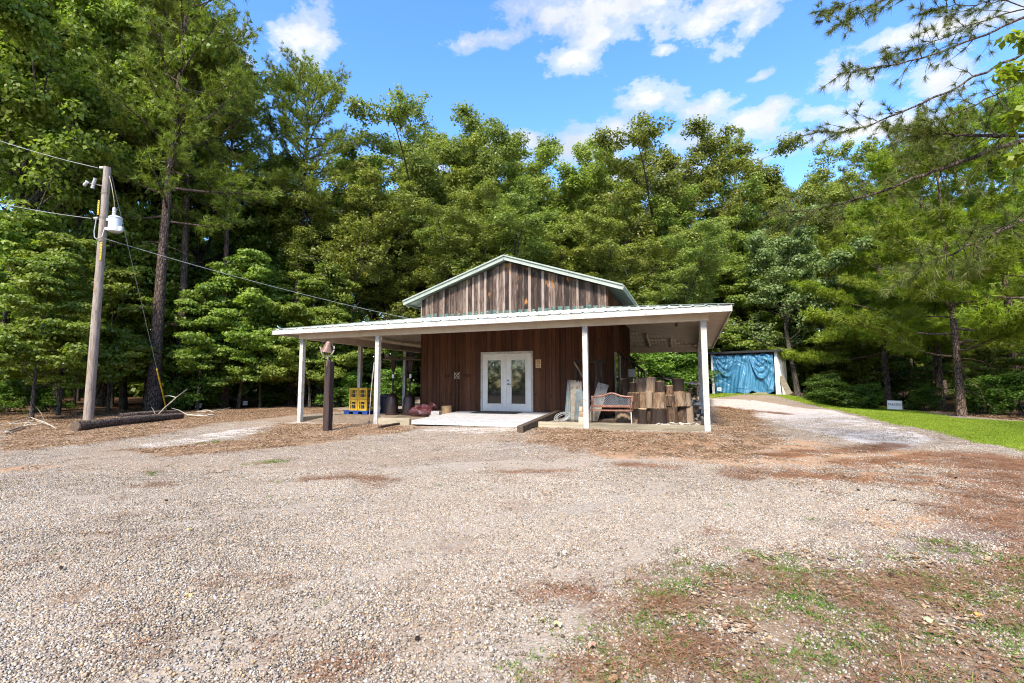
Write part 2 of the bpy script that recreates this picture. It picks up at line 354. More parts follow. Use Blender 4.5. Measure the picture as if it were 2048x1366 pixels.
def sm(e0, e1, v): t = np.clip((v - e0) / (e1 - e0), 0, 1); return t * t * (3 - 2 * t)
# what covers the ground, as areas of the yard (outlines measured on the ground)
AREAS = {
 'litter': [('p', [(0, 838), (0, 905), (130, 893), (300, 872), (420, 850), (560, 833), (690, 822), (640, 812), (480, 815), (360, 826), (180, 845)], .5),
            ('p', [(560, 846), (740, 849), (845, 852), (780, 868), (640, 880), (480, 886)], .35), ('p', [(1075, 856), (1250, 862), (1425, 866), (1560, 915), (1330, 918), (1150, 900), (1050, 884)], .6),
            ('p', [(1425, 862), (1440, 812), (1500, 820), (1530, 850), (1560, 890), (1480, 905)], .5), ('p', [(250, 900), (480, 880), (720, 878), (560, 895), (330, 912)], .3)],
 'straw': [('p', [(2350, 930), (1900, 905), (1840, 930), (1870, 1000), (1890, 1100), (1850, 1200), (2350, 1320)], .5), ('l', [(1480, 950), (1600, 945), (1720, 955), (1850, 960)], .32), ('l', [(1560, 912), (1700, 902), (1790, 890)], .3),
           ('l', [(1700, 930), (1800, 920), (1880, 910)], .35), ('l', [(1045, 1190), (1110, 1172), (1180, 1185)], .09), ('l', [(1425, 1060), (1452, 1090), (1435, 1110)], .07), ('l', [(1370, 1120), (1420, 1142), (1480, 1165)], .06),
           ('l', [(620, 958), (690, 950), (760, 958)], .16), ('l', [(735, 968), (770, 975)], .1), ('l', [(260, 968), (330, 970)], .12), ('l', [(640, 1345), (720, 1320)], .08), ('l', [(1440, 815), (1500, 822), (1570, 828)], .3), ('l', [(1250, 930), (1360, 938)], .15), ('l', [(1000, 945), (1150, 940)], .1)],
 'clay': [('p', [(1440, 890), (1600, 880), (1860, 905), (1900, 960), (1600, 965), (1400, 930), (1300, 905)], .9), ('l', [(10, 942), (70, 938)], .25), ('l', [(480, 888), (560, 886)], .3), ('p', [(1700, 1010), (1900, 1000), (1950, 1060), (1750, 1070)], .5), ('p', [(1160, 880), (1420, 880), (1500, 930), (1200, 915)], .5)],
 'grass': [('p', [(1424, 792), (1520, 797), (1640, 812), (1760, 842), (1900, 868), (2048, 900), (2200, 935), (2300, 880), (2048, 846), (1900, 836), (1800, 818), (1700, 809), (1600, 795), (1510, 789), (1424, 787)], .3)],
 'weeds': [('p', [(1260, 1170), (1500, 1120), (1700, 1130), (1900, 1120), (2350, 1130), (2350, 1600), (1080, 1600), (1150, 1300)], .35), ('l', [(425, 887)], .25), ('l', [(505, 928), (560, 926)], .16), ('l', [(300, 945), (310, 947)], .12), ('l', [(560, 965)], .1), ('l', [(1000, 1345), (1050, 1330)], .08), ('l', [(1855, 1095), (1880, 1090)], .2)],
 'drive': [('p', [(1424, 797), (1520, 802), (1640, 818), (1760, 848), (1880, 880), (1800, 900), (1640, 868), (1520, 838), (1424, 812)], .5), ('l', [(330, 888), (470, 866), (600, 846), (720, 830), (800, 824)], .55), ('l', [(880, 858), (960, 862), (1030, 858)], .5)],
 'track': [('l', [(250, 1450), (640, 1180), (1000, 1040), (1400, 945), (1720, 880)], .32), ('l', [(900, 1450), (1120, 1180), (1360, 1040), (1640, 940)], .30), ('l', [(-100, 1010), (400, 975), (900, 935), (1300, 915)], .35), ('l', [(-100, 1120), (400, 1040), (900, 985), (1250, 965)], .3)],
 'damp': [('l', [(1720, 1090), (1800, 1110), (1880, 1090), (1950, 1060)], .25), ('l', [(1590, 1030), (1700, 1050)], .2)]}
AW = {k: [(t, GP(p), w) for t, p, w in v] for k, v in AREAS.items()}
def area(k, x, y):
    m = np.zeros(np.shape(x))
    for t, P, w in AW[k]:
        if t == 'l': m = np.maximum(m, 1 - sm(w * .3, w * 1.7, d_line(P, x, y)))
        else:
            ins = in_poly(P, x, y); d = d_line(P, x, y, True); sd = np.where(ins, d, -d); m = np.maximum(m, sm(-w, w, sd))
    return m
TREELINE = GP([(-400, 850), (0, 842), (140, 848), (300, 832), (400, 822), (500, 815), (640, 808), (760, 800), (1240, 783), (1420, 784), (1560, 786), (1640, 797), (1750, 812), (1880, 826), (1960, 836), (2150, 850), (2400, 870)])
FOREST = np.vstack([TREELINE, [(60, 0), (60, 200), (-150, 200), (-150, -20)]])
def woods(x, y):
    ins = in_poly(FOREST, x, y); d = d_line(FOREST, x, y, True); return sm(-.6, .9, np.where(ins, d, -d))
def axis(a, b, st, far, n):
    core = np.arange(a, b + 1e-6, st); g = np.geomspace(st, far, n); return np.concatenate([a - np.cumsum(g)[::-1], core, b + np.cumsum(g)])
xs = axis(-15, 27, .2, 60, 20); ys = axis(-13.5, 22, .2, 60, 20)
GX, GY = np.meshgrid(xs, ys); GZ = gz(GX, GY)
rngG = np.random.default_rng(3)
GZ += np.where((GX > -15) & (GX < 27), rngG.normal(0, .003, GX.shape), 0) + .02 * np.sin(GX * 1.3 + 1) * np.sin(GY * 1.7)
V = np.stack([GX, GY, GZ], -1).reshape(-1, 3); nx, ny = len(xs), len(ys)
ii = (np.arange(ny - 1)[:, None] * nx + np.arange(nx - 1)[None]).reshape(-1)
Fq = np.stack([ii, ii + 1, ii + nx + 1, ii + nx], -1)
fx, fy = V[:, 0], V[:, 1]
m1 = np.stack([area('litter', fx, fy), area('straw', fx, fy), area('clay', fx, fy)], -1)
m2 = np.stack([area('grass', fx, fy), np.maximum(area('weeds', fx, fy) * .8, 0), area('drive', fx, fy)], -1)
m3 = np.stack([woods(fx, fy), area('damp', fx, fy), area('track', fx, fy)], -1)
def ground_mat():
    m, t, b, _ = new_mat('gravel yard')
    P = node(t, 'NewGeometry').outputs['Position']
    A = [node(t, 'Attribute', attribute_name=a).outputs['Color'] for a in ('m1', 'm2', 'm3')]
    S = [node(t, 'SeparateColor', {0: a}) for a in A]
    def ns(s, d=6., r=.6): return node(t, 'TexNoise', {'Vector': P, 'Scale': s, 'Detail': d, 'Roughness': r}).outputs[0]
    big, mid, fine = ns(.35, 4), ns(2.2), ns(28., 5, .7)
    vo = node(t, 'TexVoronoi', {'Vector': P, 'Scale': 34.}); vr = vo.outputs['Color']
    vsep = node(t, 'SeparateColor', {0: vr}).outputs[0]
    stone = ramp(t, vsep, [(0, (.14, .115, .092)), (.35, (.25, .213, .170)), (.6, (.345, .302, .252)), (.82, (.385, .295, .195)), (1., (.47, .44, .40))])
    stone = mix(t, ramp(t, vo.outputs['Distance'], [(.35, 0.), (.75, .75)]), stone, (.10, .076, .056))
    dirt = ramp(t, fine, [(.3, (.14, .107, .08)), (.7, (.29, .238, .185))])
    base = mix(t, .3, stone, dirt)
    base = mix(t, math_(t, 'MULTIPLY', ramp(t, big, [(.38, 0.), (.62, 1.)]), .5), base, (.31, .215, .14))
    def ragged(mask, amt=.9, n=mid):
        return ramp(t, math_(t, 'ADD', mask, math_(t, 'MULTIPLY', math_(t, 'SUBTRACT', n, .5), amt)), [(.36, 0.), (.62, 1.)])
    n5 = ns(6.)
    lit = ramp(t, ns(38., 3), [(.3, (.10, .055, .030)), (.5, (.25, .15, .085)), (.68, (.36, .235, .14))])
    stw = ramp(t, ns(45., 4), [(.3, (.10, .04, .021)), (.55, (.22, .10, .05)), (.72, (.36, .21, .115))])
    cly = ramp(t, fine, [(.3, (.29, .155, .075)), (.7, (.45, .275, .155))])
    grs = ramp(t, ns(30., 4), [(.3, (.12, .17, .015)), (.7, (.22, .28, .03))])
    drv = ramp(t, vsep, [(0, (.36, .305, .255)), (.5, (.47, .415, .365)), (1, (.55, .51, .465))])
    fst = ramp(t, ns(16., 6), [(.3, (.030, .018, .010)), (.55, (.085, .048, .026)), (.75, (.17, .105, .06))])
    base = mix(t, math_(t, 'MULTIPLY', ragged(S[2].outputs[2], 1.1), .55), base, ramp(t, fine, [(.3, (.26, .215, .165)), (.7, (.40, .345, .28))]))
    base = mix(t, math_(t, 'MULTIPLY', ragged(S[0].outputs[2], 1.2), .8), base, cly)
    base = mix(t, math_(t, 'MULTIPLY', ragged(S[1].outputs[2]), .85), base, drv)
    base = mix(t, math_(t, 'MULTIPLY', ragged(S[0].outputs[0], 1., n5), .85), base, lit)
    base = mix(t, math_(t, 'MULTIPLY', ragged(S[0].outputs[1], 1.5, n5), .75), base, stw)
    base = mix(t, math_(t, 'MULTIPLY', ragged(S[1].outputs[1], 1.4, n5), .55), base, mix(t, ns(9.), (.17, .13, .07), (.20, .115, .06)))
    base = mix(t, ragged(S[1].outputs[0], .95, n5), base, grs)
    base = mix(t, math_(t, 'MULTIPLY', ragged(S[2].outputs[1], 1.), .55), base, (.17, .14, .125))
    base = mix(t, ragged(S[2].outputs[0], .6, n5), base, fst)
    setp(t, b, Base_Color=base, Roughness=1.); b.inputs['Specular IOR Level'].default_value = .0
    h = math_(t, 'ADD', math_(t, 'MULTIPLY', vo.outputs['Distance'], -.8), fine)
    bump(t, b, h, .7, .012); return m
MAT['ground'] = ground_mat()
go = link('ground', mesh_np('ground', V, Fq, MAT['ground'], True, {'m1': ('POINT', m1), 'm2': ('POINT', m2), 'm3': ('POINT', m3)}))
tag(go, 'pale gravel yard with brown leaf litter and pine straw', 'ground', kind='structure')
#@@PART2
# ------------------------------------------------------------------ barn with wrap-around porch
WL, WR, D, WB = 2.912, 10.039, 3.139, 9.15
EL, ER, EF, EB = -.845, 13.611, -.36, 12.50        # porch eaves
EZ, WZ = 2.835, 3.50                                # eave height, height where porch roof meets wall
barn = thing('barn', (0, 0, 0), 'weathered wooden barn with green metal roof and white wrap-around porch', 'barn')
rb = np.random.default_rng(11)
def ribbed(A, B, run_in, a, b, z0, z1, pitch=.305, rw=.035, rh=.022, over=.05, thick=0.):
    """ribbed sheet: eave A-B, ribs run inwards; a and b are the hip insets at both ends"""
    A, B = np.array(A, float), np.array(B, float); L = np.linalg.norm(B - A); e = (B - A) / L; n = np.array([-e[1], e[0]])
    if run_in < 0: n = -n
    R = abs(run_in); S = {0.: 0., L: 0.}
    if a > 0: S[a] = 0.
    if b > 0: S[L - b] = 0.
    k = pitch * .5
    while k < L - rw:
        for ds, h in ((-rw, 0.), (-rw * .55, rh), (rw * .55, rh), (rw, 0.)): S[k + ds] = h
        k += pitch
    s = np.array(sorted(S)); h = np.array([S[q] for q in s])
    tm = R * np.minimum(1, np.minimum(s / a if a > 0 else 1, (L - s) / b if b > 0 else 1)) * np.ones(len(s))
    def pts(t, dz): p = A + s[:, None] * e + t[:, None] * n; return np.column_stack([p, z0 + (z1 - z0) * t / R + h + dz])
    lo, hi = pts(np.full(len(s), -over), 0), pts(tm, 0); N = len(s)
    V = np.vstack([lo, hi]); i = np.arange(N - 1); Fq = np.stack([i, i + 1, N + i + 1, N + i], -1)
    if run_in < 0: Fq = Fq[:, ::-1]
    return V, Fq
def sheet(name, mat, parent, *args, **kw):
    V, Fq = ribbed(*args, **kw); return link(name, mesh_np(name, V, Fq, mat), parent)
il, ir, ff, fb = WL - EL, ER - WR, D - EF, EB - WB
sides = [((EL, EF), (ER, EF), ff, il, ir), ((ER, EF), (ER, EB), ir, ff, fb), ((ER, EB), (EL, EB), fb, ir, il), ((EL, EB), (EL, EF), il, fb, ff)]
for i, (a, b, run, ia, ib) in enumerate(sides):
    r = sheet('porch_roof', MAT['green_metal'], barn, a, b, run, ia, ib, EZ + .012, WZ + .012)
    if i != 2:
        sheet('porch_ceiling', MAT['white_shaded'], barn, a, b, run * .985, ia, ib, EZ - .075, WZ - .09, pitch=.2, rw=.016, rh=.05, over=-.03)
    else:
        sheet('porch_ceiling', MAT['white_shaded'], barn, a, b, run, ia, ib, EZ - .03, WZ - .03, pitch=.15, rw=.02, rh=-.01, over=-.03)
for k in range(13):                                   # open rafters and purlins of the rear porch
    x = WL - 2.4 + k * 1.02
    if x < EL + .2 or x > ER - .2: continue
    t1 = fb * min(1, (x - EL) / il, (ER - x) / ir)
    MB().bar((x, EB - .05, EZ - .10), (x, EB - t1, EZ - .10 + (WZ - EZ) * t1 / fb), .045, .12).build('rafter', MAT['white_shaded'], barn)
for k in range(5):
    y = EB - .5 - k * .6; z = EZ - .052 + (WZ - EZ) * (EB - y) / fb; i = (EB - y) / fb
    MB().bar((EL + il * i + .1, y, z), (ER - ir * i - .1, y, z), .06, .035).build('purlin', MAT['white_shaded'], barn)
# hip caps
for (p, q) in (((EL, EF), (WL, D)), ((ER, EF), (WR, D)), ((ER, EB), (WR, WB)), ((EL, EB), (WL, WB))):
    MB().bar((*p, EZ + .035), (*q, WZ + .035), .16, .014).build('hip_cap', MAT['green_trim'], barn)
# fascia boards (mitred by butting)
for a, b in (((EL, EF - .032, 2.684), (ER, EF, EZ - .003)), ((ER - .032, EF + .002, 2.686), (ER, EB, EZ - .004)), ((EL, EF + .002, 2.686), (EL + .032, EB, EZ - .004)), ((EL + .034, EB - .032, 2.684), (ER - .034, EB, EZ - .005))):
    MB().box(a, b).build('fascia', MAT['white'], barn)
# beams
for a, b in (((-.045, 0, 2.536), (13.085, .14, 2.79)), ((-.003, .143, 2.539), (.137, 11.997, 2.79)), ((12.903, .143, 2.539), (13.043, 11.997, 2.79)), ((-.045, 12, 2.536), (13.085, 12.14, 2.79))):
    MB().box(a, b).build('beam', MAT['white_shaded'], barn)
posts = [(0, 0), (3.108, 0), (9.871, 0), (12.896, 0), (0, 3.1), (0, 6.35), (0, 9.3), (0, 12), (12.9, 6.0), (12.9, 12), (4.4, 12), (8.6, 12)]
for x, y in posts:
    MB().box((x, y, float(gz(x, y)) - .12), (x + .14, y + .14, 2.534)).build('post', MAT['white'], barn, bevel=.006)
MB().box((3.09, .12, 2.42), (3.27, .15, 2.534)).build('post_bracket', MAT['white_shaded'], barn)
for a, b in (((3.252, .02, -.34), (4.42, .12, -.085)), ((8.42, .02, -.32), (9.868, .12, -.085)), ((10.015, .02, -.32), (12.893, .12, -.085)), ((.03, .145, -.34), (.12, 12, -.13)), ((12.92, .145, -.34), (13.02, 12, -.10))):
    MB().box(a, b).build('curb_timber', MAT['timber_grey'], barn, bevel=.008)
MB().bar((12.86, 1.6, -.02), (12.97, .16, -.12), .05, .14).build('curb_board', MAT['timber_grey'], barn)
# walls: dark backing, boards on it
fwall = MB().box((WL + .01, D, -.2), (WR - .01, D + .12, 4.2)).build('front_wall', MAT['dark'], barn)
ROOF_PK, ROOF_S, PKX = 5.54, .333, 6.475
def top_z(x): return ROOF_PK - .14 - ROOF_S * abs(x - PKX)
g = MB(); g.add([(WL + .01, D, 4.2), (WR - .01, D, 4.2), (WR - .01, D, top_z(WR)), (PKX, D, top_z(PKX)), (WL + .01, D, top_z(WL)), (WL + .01, D + .12, 4.2), (WR - .01, D + .12, 4.2), (WR - .01, D + .12, top_z(WR)), (PKX, D + .12, top_z(PKX)), (WL + .01, D + .12, top_z(WL))],
              [(0, 1, 2, 3, 4), (9, 8, 7, 6, 5), (0, 5, 6, 1), (1, 6, 7, 2), (2, 7, 8, 3), (3, 8, 9, 4), (4, 9, 5, 0)])
gwall = g.build('gable_wall', MAT['dark'], barn)
rwall = MB().box((WR - .12, D + .125, -.2), (WR, WB - .125, 4.12)).build('side_wall', MAT['dark'], barn)
MB().box((WL, D + .125, -.2), (WL + .12, WB - .125, 4.12)).build('side_wall', MAT['wall'], barn)
MB().box((WL, WB - .12, -.2), (WR, WB, 4.12)).build('rear_wall', MAT['wall'], barn)
DX0, DX1, DZ = 5.4545, 7.4428, 2.13
x = WL; i = 0
while x < WR - .02:                                    # lower wall boards
    w = min(rb.choice([.17, .2, .2, .22]), WR - x); spans = [(x, x + w, -.06)]
    if x + w > DX0 and x < DX1:
        spans = [(x, x + w, DZ + .004)]
        if x < DX0: spans = [(x, DX0 - .004, -.06), (DX0 - .002, x + w, DZ + .004)]
        elif x + w > DX1: spans = [(x, DX1 + .002, DZ + .004), (DX1 + .004, x + w, -.06)]
    for a, b, z0 in spans:
        if b - a < .01: continue
        o = rb.uniform(.018, .03)
        MB().box((0, 0, 0), (b - a - .007, o, 3.36 - z0)).build('wall_board', MAT['wall'], fwall, loc=(a + .0035, D - o, z0))
    x += w; i += 1
for xb in (WL + .02, 3.17, 3.42, 3.70, 4.02, 4.33, 4.62, 8.05, 8.34, 9.0, 9.3, 9.62, WR - .06):
    MB().box((0, 0, 0), (.055, .016, 3.4)).build('batten', MAT['wall'], fwall, loc=(xb, D - .048, -.05))
MB().box((WL, D - .045, -.12), (DX0 - .01, D - .002, -.065)).build('sill_board', MAT['wall'], fwall)
NB = 29; pw = (WR - WL) / NB
for k in range(NB):                                    # gable boards and battens
    a, b = WL + k * pw, WL + (k + 1) * pw; o = rb.uniform(.016, .024)
    def prism(a, b, y0, y1, z0, name, mat):
        c = (a + b) / 2; m = MB(); xs_ = [a, b] if not (a < PKX < b) else [a, PKX, b]
        n = len(xs_); V = [(q - c, 0, 0) for q in xs_] + [(q - c, 0, top_z(q) - z0) for q in xs_]; V2 = [(p[0], y1 - y0, p[2]) for p in V]
        m.add(V + V2, [tuple(range(n)) + tuple(range(2 * n - 1, n - 1, -1)), tuple(range(3 * n - 1, 2 * n - 1, -1)) + tuple(range(3 * n, 4 * n)), (0, n, 3 * n, 2 * n), (n - 1, 3 * n - 1, 4 * n - 1, 2 * n - 1)] + [(n + j, n + j + 1, 3 * n + j + 1, 3 * n + j) for j in range(n - 1)])
        m.build(name, mat, gwall, loc=(c, y0, z0))
    prism(a + .003, b - .003, D - o, D - .001, 3.42, 'gable_board', MAT['gable'])
    bw = rb.uniform(.07, .10)
    prism(max(WL, a - bw / 2), a + bw / 2, D - .05, D - .026, 3.40 + rb.uniform(.05, .12), 'batten', MAT['batten'])
    MB().box((0, 0, 0), (pw - .008, .004, rb.uniform(.2, .27))).build('flashing', MAT['teal'], gwall, loc=(a + .004, D - .0295, 3.40))
prism(WR - .08, WR, D - .05, D - .026, 3.45, 'batten', MAT['batten'])
sb = MB().box((0, 0, 0), (.022, .236, 4.2)).mesh('wall_board', MAT['wall']); sbb = MB().box((0, 0, 0), (.02, .06, 4.25)).mesh('batten', MAT['wall'])
WY0, WY1 = 4.42, 5.72
for k in range(24):                                    # side wall boards beside the window
    y = D + .0 + k * .25
    if y > WB - .2: break
    if y + .236 > WY0 and y < WY1:
        link('wall_board', sb, rwall, (WR + .0, y, -.06), scale=(1, 1, .10)); link('wall_board', sb, rwall, (WR, y, 2.10), scale=(1, 1, .48))
    else:
        link('wall_board', sb, rwall, (WR + .0, y, -.06)); link('batten', sbb, rwall, (WR + .024, y - .03, -.06))
win = MB().box((WR + .004, WY0, .38), (WR + .02, WY1, 2.08)).build('window', MAT['glass'], barn)
for a, b in (((WY0 - .02, .36), (WY0 + .07, 2.10)), ((WY1 - .07, .36), (WY1 + .02, 2.10)), ((WY0 + .072, 2.02), (WY1 - .072, 2.10)), ((WY0 + .072, .36), (WY1 - .072, .45)), ((WY0 + .072, 1.2), (WY1 - .072, 1.26))):
    MB().box((WR + .006, a[0], a[1]), (WR + .065, b[0], b[1])).build('window_frame', MAT['white'], win)
# main roof
RY0, RY1 = D - .35, WB + .35; EX = PKX - 2.30; EZ2 = 4.149
sheet('main_roof', MAT['green_metal'], barn, (PKX + EX, RY0), (PKX + EX, RY1), EX, 0, 0, EZ2, ROOF_PK, pitch=.23, over=.03)
sheet('main_roof', MAT['green_metal'], barn, (PKX - EX, RY1), (PKX - EX, RY0), EX, 0, 0, EZ2, ROOF_PK, pitch=.23, over=.03)
for s in (-1, 1):
    so_ = MB()
    n = 26
    for k in range(n):
        y0 = RY0 + .045 + (RY1 - RY0 - .09) * k / n; y1 = y0 + (RY1 - RY0 - .09) / n; h = .02 if k % 2 else 0
        so_.add([(PKX + s * EX, y0, EZ2 - .05 - h), (PKX + s * EX, y1, EZ2 - .05 - h), (PKX, y1, ROOF_PK - .05 - h), (PKX, y0, ROOF_PK - .05 - h)], [(0, 1, 2, 3) if s < 0 else (3, 2, 1, 0)])
    so_.build('soffit', MAT['green_trim'], barn)
    MB().bar((PKX + s * EX, RY0 - .008, EZ2 + .018), (PKX, RY0 - .008, ROOF_PK + .018), .09, .045, up=(0, 0, 1)).build('rake_cap', MAT['green_trim'], barn)
    MB().bar((PKX + s * EX, RY0 + .012, EZ2 - .075), (PKX + s * .001, RY0 + .012, ROOF_PK - .075), .04, .13, up=(0, 0, 1)).build('rake_board', MAT['green_trim'], barn)
    MB().box((PKX + s * EX - (.03 if s > 0 else 0), RY0 + .04, EZ2 - .12), (PKX + s * EX + (.03 if s < 0 else 0), RY1 - .04, EZ2 - .012)).build('eave_board', MAT['green_trim'], barn)
MB().bar((PKX, RY0 + .02, ROOF_PK + .035), (PKX, RY1, ROOF_PK + .035), .3, .012).build('ridge_cap', MAT['green_trim'], barn)
# double door
door = MB().box((DX0 + .05, D - .03, .0), (DX1 - .05, D - .004, DZ - .05)).build('french_door', MAT['dark'], barn)
cs = .075; yf = D - .075
for a, b in (((DX0, yf, 0), (DX0 + cs, D, DZ)), ((DX1 - cs, yf, 0), (DX1, D, DZ)), ((DX0 + cs + .001, yf + .002, DZ - cs), (DX1 - cs - .001, D, DZ - .001))):
    MB().box(a, b).build('door_frame', MAT['white'], door, bevel=.004)
lw = (DX1 - DX0 - 2 * cs) / 2 - .006
for k in range(2):
    x0 = DX0 + cs + .004 + k * (lw + .006); x1 = x0 + lw; z0, z1 = .015, DZ - cs - .006; gx0, gx1, gz0, gz1 = x0 + .185, x1 - .185, .27, 1.84
    y0, y1 = D - .062, D - .031
    m = MB().box((x0, y0, z0), (gx0, y1, z1)).box((gx1, y0, z0), (x1, y1, z1)).box((gx0 + .0005, y0, z0), (gx1 - .0005, y1, gz0)).box((gx0 + .0005, y0, gz1), (gx1 - .0005, y1, z1))
    m.build('door_leaf', MAT['door'], door)
    MB().box((gx0 + .001, y1 - .012, gz0 + .001), (gx1 - .001, y1 - .004, gz1 - .001)).build('pane', MAT['glass'], door)
    m = MB()
    for a, b in (((gx0 - .03, gz0 - .03), (gx0 + .012, gz1 + .03)), ((gx1 - .012, gz0 - .03), (gx1 + .03, gz1 + .03)), ((gx0 + .013, gz0 - .03), (gx1 - .013, gz0 + .012)), ((gx0 + .013, gz1 - .012), (gx1 - .013, gz1 + .03))):
        m.box((a[0], y0 - .014, a[1]), (b[0], y0 - .001, b[1]))
    m.build('pane_trim', MAT['door'], door)
hx = DX0 + cs + .004 + lw + .006 + .065
MB().lathe([(.028, 0), (.028, .012), (.014, .016), (.014, .045)], 12, Matrix.Translation((hx, D - .064, 1.10)) @ Matrix.Rotation(math.pi / 2, 4, 'X')).build('deadbolt', MAT['brass'], door, True)
MB().lathe([(.03, 0), (.03, .012), (.012, .016), (.012, .05)], 12, Matrix.Translation((hx, D - .064, .97)) @ Matrix.Rotation(math.pi / 2, 4, 'X')).bar((hx, D - .115, .97), (hx + .12, D - .115, .965), .022, .018).build('door_handle', MAT['brass'], door, True)
MB().box((DX0 + .03, D - .11, -.02), (DX1 - .03, D - .03, .012)).build('threshold', MAT['steel_dark'], door)
MB().lathe([(.02, 0), (.03, .06), (.018, .09)], 8).build('hanging_tag', MAT['signwhite'], door, loc=(DX0 + .50, D - .058, 1.62))
# porch floor inside the curb
pf = MB()
for a, b in (((3.2, .12, -.3), (12.92, D, -.155)), ((.12, 1.6, -.3), (3.199, D, -.153)), ((.12, D + .001, -.3), (WL, 12, -.16)), ((WR, D + .001, -.3), (12.92, 12, -.158)), ((WL + .001, WB, -.3), (WR - .001, 12, -.162))): pf.box(a, b)
pf.add([(.13, .0, -.34), (3.199, .0, -.34), (3.199, 1.6, -.34), (.13, 1.6, -.34), (.13, .02, -.30), (3.199, .02, -.28), (3.199, 1.6, -.1535), (.13, 1.6, -.1535)], MB.BF)
MAT['porchdirt'] = plain('porch dirt and litter', (.22, .165, .115), .95, c2=(.09, .06, .04), scale=9., spots=(.32, .24, .16), bmp=.8)
tag(pf.build('porch_floor', MAT['porchdirt']), 'bare dirt floor under the porch roof', 'floor', kind='structure')
# flood light under the right porch ceiling
fl = thing('flood_light', (12.2, 4.0, 3.0), 'small double flood light under the porch ceiling above the stumps', 'light')
zc = EZ - .09 + (WZ - EZ) * (ER - 12.2) / ir
fl.location.z = zc
MB().lathe([(.0, -.03), (.06, -.03), (.06, -.002)], 12).build('light_base', MAT['steel_dark'], fl)
for s in (-1, 1):
    MB().lathe([(.015, 0), (.03, .03), (.05, .1), (.052, .13)], 12, Matrix.Translation((0, 0, -.03)) @ Matrix.Rotation(s * 2.0, 4, 'X')).build('lamp_head', MAT['steel_dark'], fl, True)
# ------------------------------------------------------------------ ramp, mat, timbers
ramp_t = thing('entrance_ramp', (6.45, 1.5, 0), 'worn white plank ramp leading up to the double door', 'ramp')
yA, yB, zA, zB = -.20, D - .005, -.125, 0.0
npl = 24; ang = math.atan2(zB - zA, yB - yA); pl = (yB - yA) / npl
for k in range(npl):
    y = yA + k * pl; z = zA + (zB - zA) * (k + .5) / npl; x0 = 4.62 + rb.uniform(-.015, .015); x1 = 8.30 + rb.uniform(-.015, .015)
    MB().box((x0, -pl / 2 + .004, -.03), (x1, pl / 2 - .004, 0)).build('plank', MAT['deckpaint'], ramp_t, loc=(-6.45, y + pl / 2 - 1.5, z + rb.uniform(-.002, .002)), rot=(ang, 0, 0))
for xx in (4.7, 6.45, 8.2): MB().bar((xx - 6.45, yA + .03 - 1.5, zA - .085), (xx - 6.45, yB - 1.5, zB - .085), .05, .10).build('joist', MAT['timber_dark'], ramp_t)
MB().box((4.64 - 6.45, yA - 1.5 + .002, zA - .11), (8.28 - 6.45, yA + .028 - 1.5, zA - .033)).build('front_skirt', MAT['deckpaint'], ramp_t)
mt = thing('door_mat', (6.25, 2.63, 0), 'black rubber mat lying before the double door', 'mat')
MB().box((-.85, -.36, .0), (.85, .36, .012)).build('mat_base', MAT['rubber'], mt, rot=(ang, 0, 0), loc=(0, 0, zA + (zB - zA) * (2.63 - yA) / (yB - yA) + .006))
m = MB()
for k in range(16): m.box((-.8, -.33 + k * .042, .0125), (.8, -.31 + k * .042, .018))
m.build('ridges', MAT['rubber'], mt, rot=(ang, 0, 0), loc=(0, 0, zA + (zB - zA) * (2.63 - yA) / (yB - yA) + .006))
def beam_thing(name, p, q, w, h, label, cat, mat, group=None):
    p, q = Vector(p), Vector(q); t = thing(name, (p + q) / 2, label, cat, group); c = (p + q) / 2
    m = MB(); n = 7
    for k in range(n):
        a = p.lerp(q, k / n) - c; b = p.lerp(q, (k + 1) / n) - c
    m.bar(p - c, q - c, w, h); m.build('timber', mat, t, bevel=.015); return t
a, b = G(1040, 866), on_y(1116, 828, 2.6); beam_thing('landscape_timber', (a[0], a[1], a[2] + .09), (8.45, 2.75, .02), .17, .17, 'thick dark old timber edging the right side of the ramp', 'timber', MAT['timber_dark'])
a, b = G(758, 857), G(838, 843); beam_thing('landscape_timber', (a[0], a[1], a[2] + .02), (b[0], b[1], b[2] + .04), .10, .10, 'thin dark timber on the gravel left of the ramp', 'timber', MAT['timber_dark'])
# ------------------------------------------------------------------ things under and around the porch
FZ = -.155                                             # porch floor
def px_box(x0, x1, ytop, ybot, y):                     # photograph rectangle on the plane at depth y -> x range, z range
    a, b = on_y(x0, ybot, y), on_y(x1, ytop, y); return a[0], b[0], a[2], b[2]
# bell on a post
bp = G(655, 862); bell = thing('bell_post', (bp[0], bp[1], bp[2]), 'rusty iron dinner bell in a yoke on a dark square post', 'bell')
ht = on_d(657, 722, (bp - CAM) @ CF)[2] - bp[2]
MB().box((-.095, -.095, -.2), (.095, .095, ht)).build('post', MAT['post_brown'], bell, bevel=.02)
mb = MB(); mb.box((-.02, -.112, ht - .15), (.02, -.096, ht + .02)); mb.bar((0, -.10, ht + .0), (-.06, 0, ht + .10), .035, .035)
mb.build('bracket', MAT['rust'], bell)
cx, cz, ry = -.09, ht + .40, .26
y_ = MB(); y_.tube([(cx + .235 * math.cos(a), 0, cz - .02 + .235 * math.sin(a)) for a in np.linspace(math.radians(-185), math.radians(12), 16)], .018, 7); y_.tube([(cx, 0, cz - .26), (-.03, 0, ht + .0)], .025, 7)
y_.build('yoke', MAT['iron_pale'], bell, True)
Mb = Matrix.Translation((cx, 0, cz - .02)) @ Matrix.Rotation(ry, 4, 'Y') @ Matrix.Scale(.84, 4)
b_ = MB(); b_.lathe([(.0, .24), (.05, .235), (.085, .21), (.105, .15), (.125, .06), (.16, -.03), (.215, -.105), (.225, -.13), (.2, -.13), (.15, -.05), (.1, .1), (.0, .18)], 24, Mb)
bl_ = b_.build('bell', MAT['rust'], bell, True)
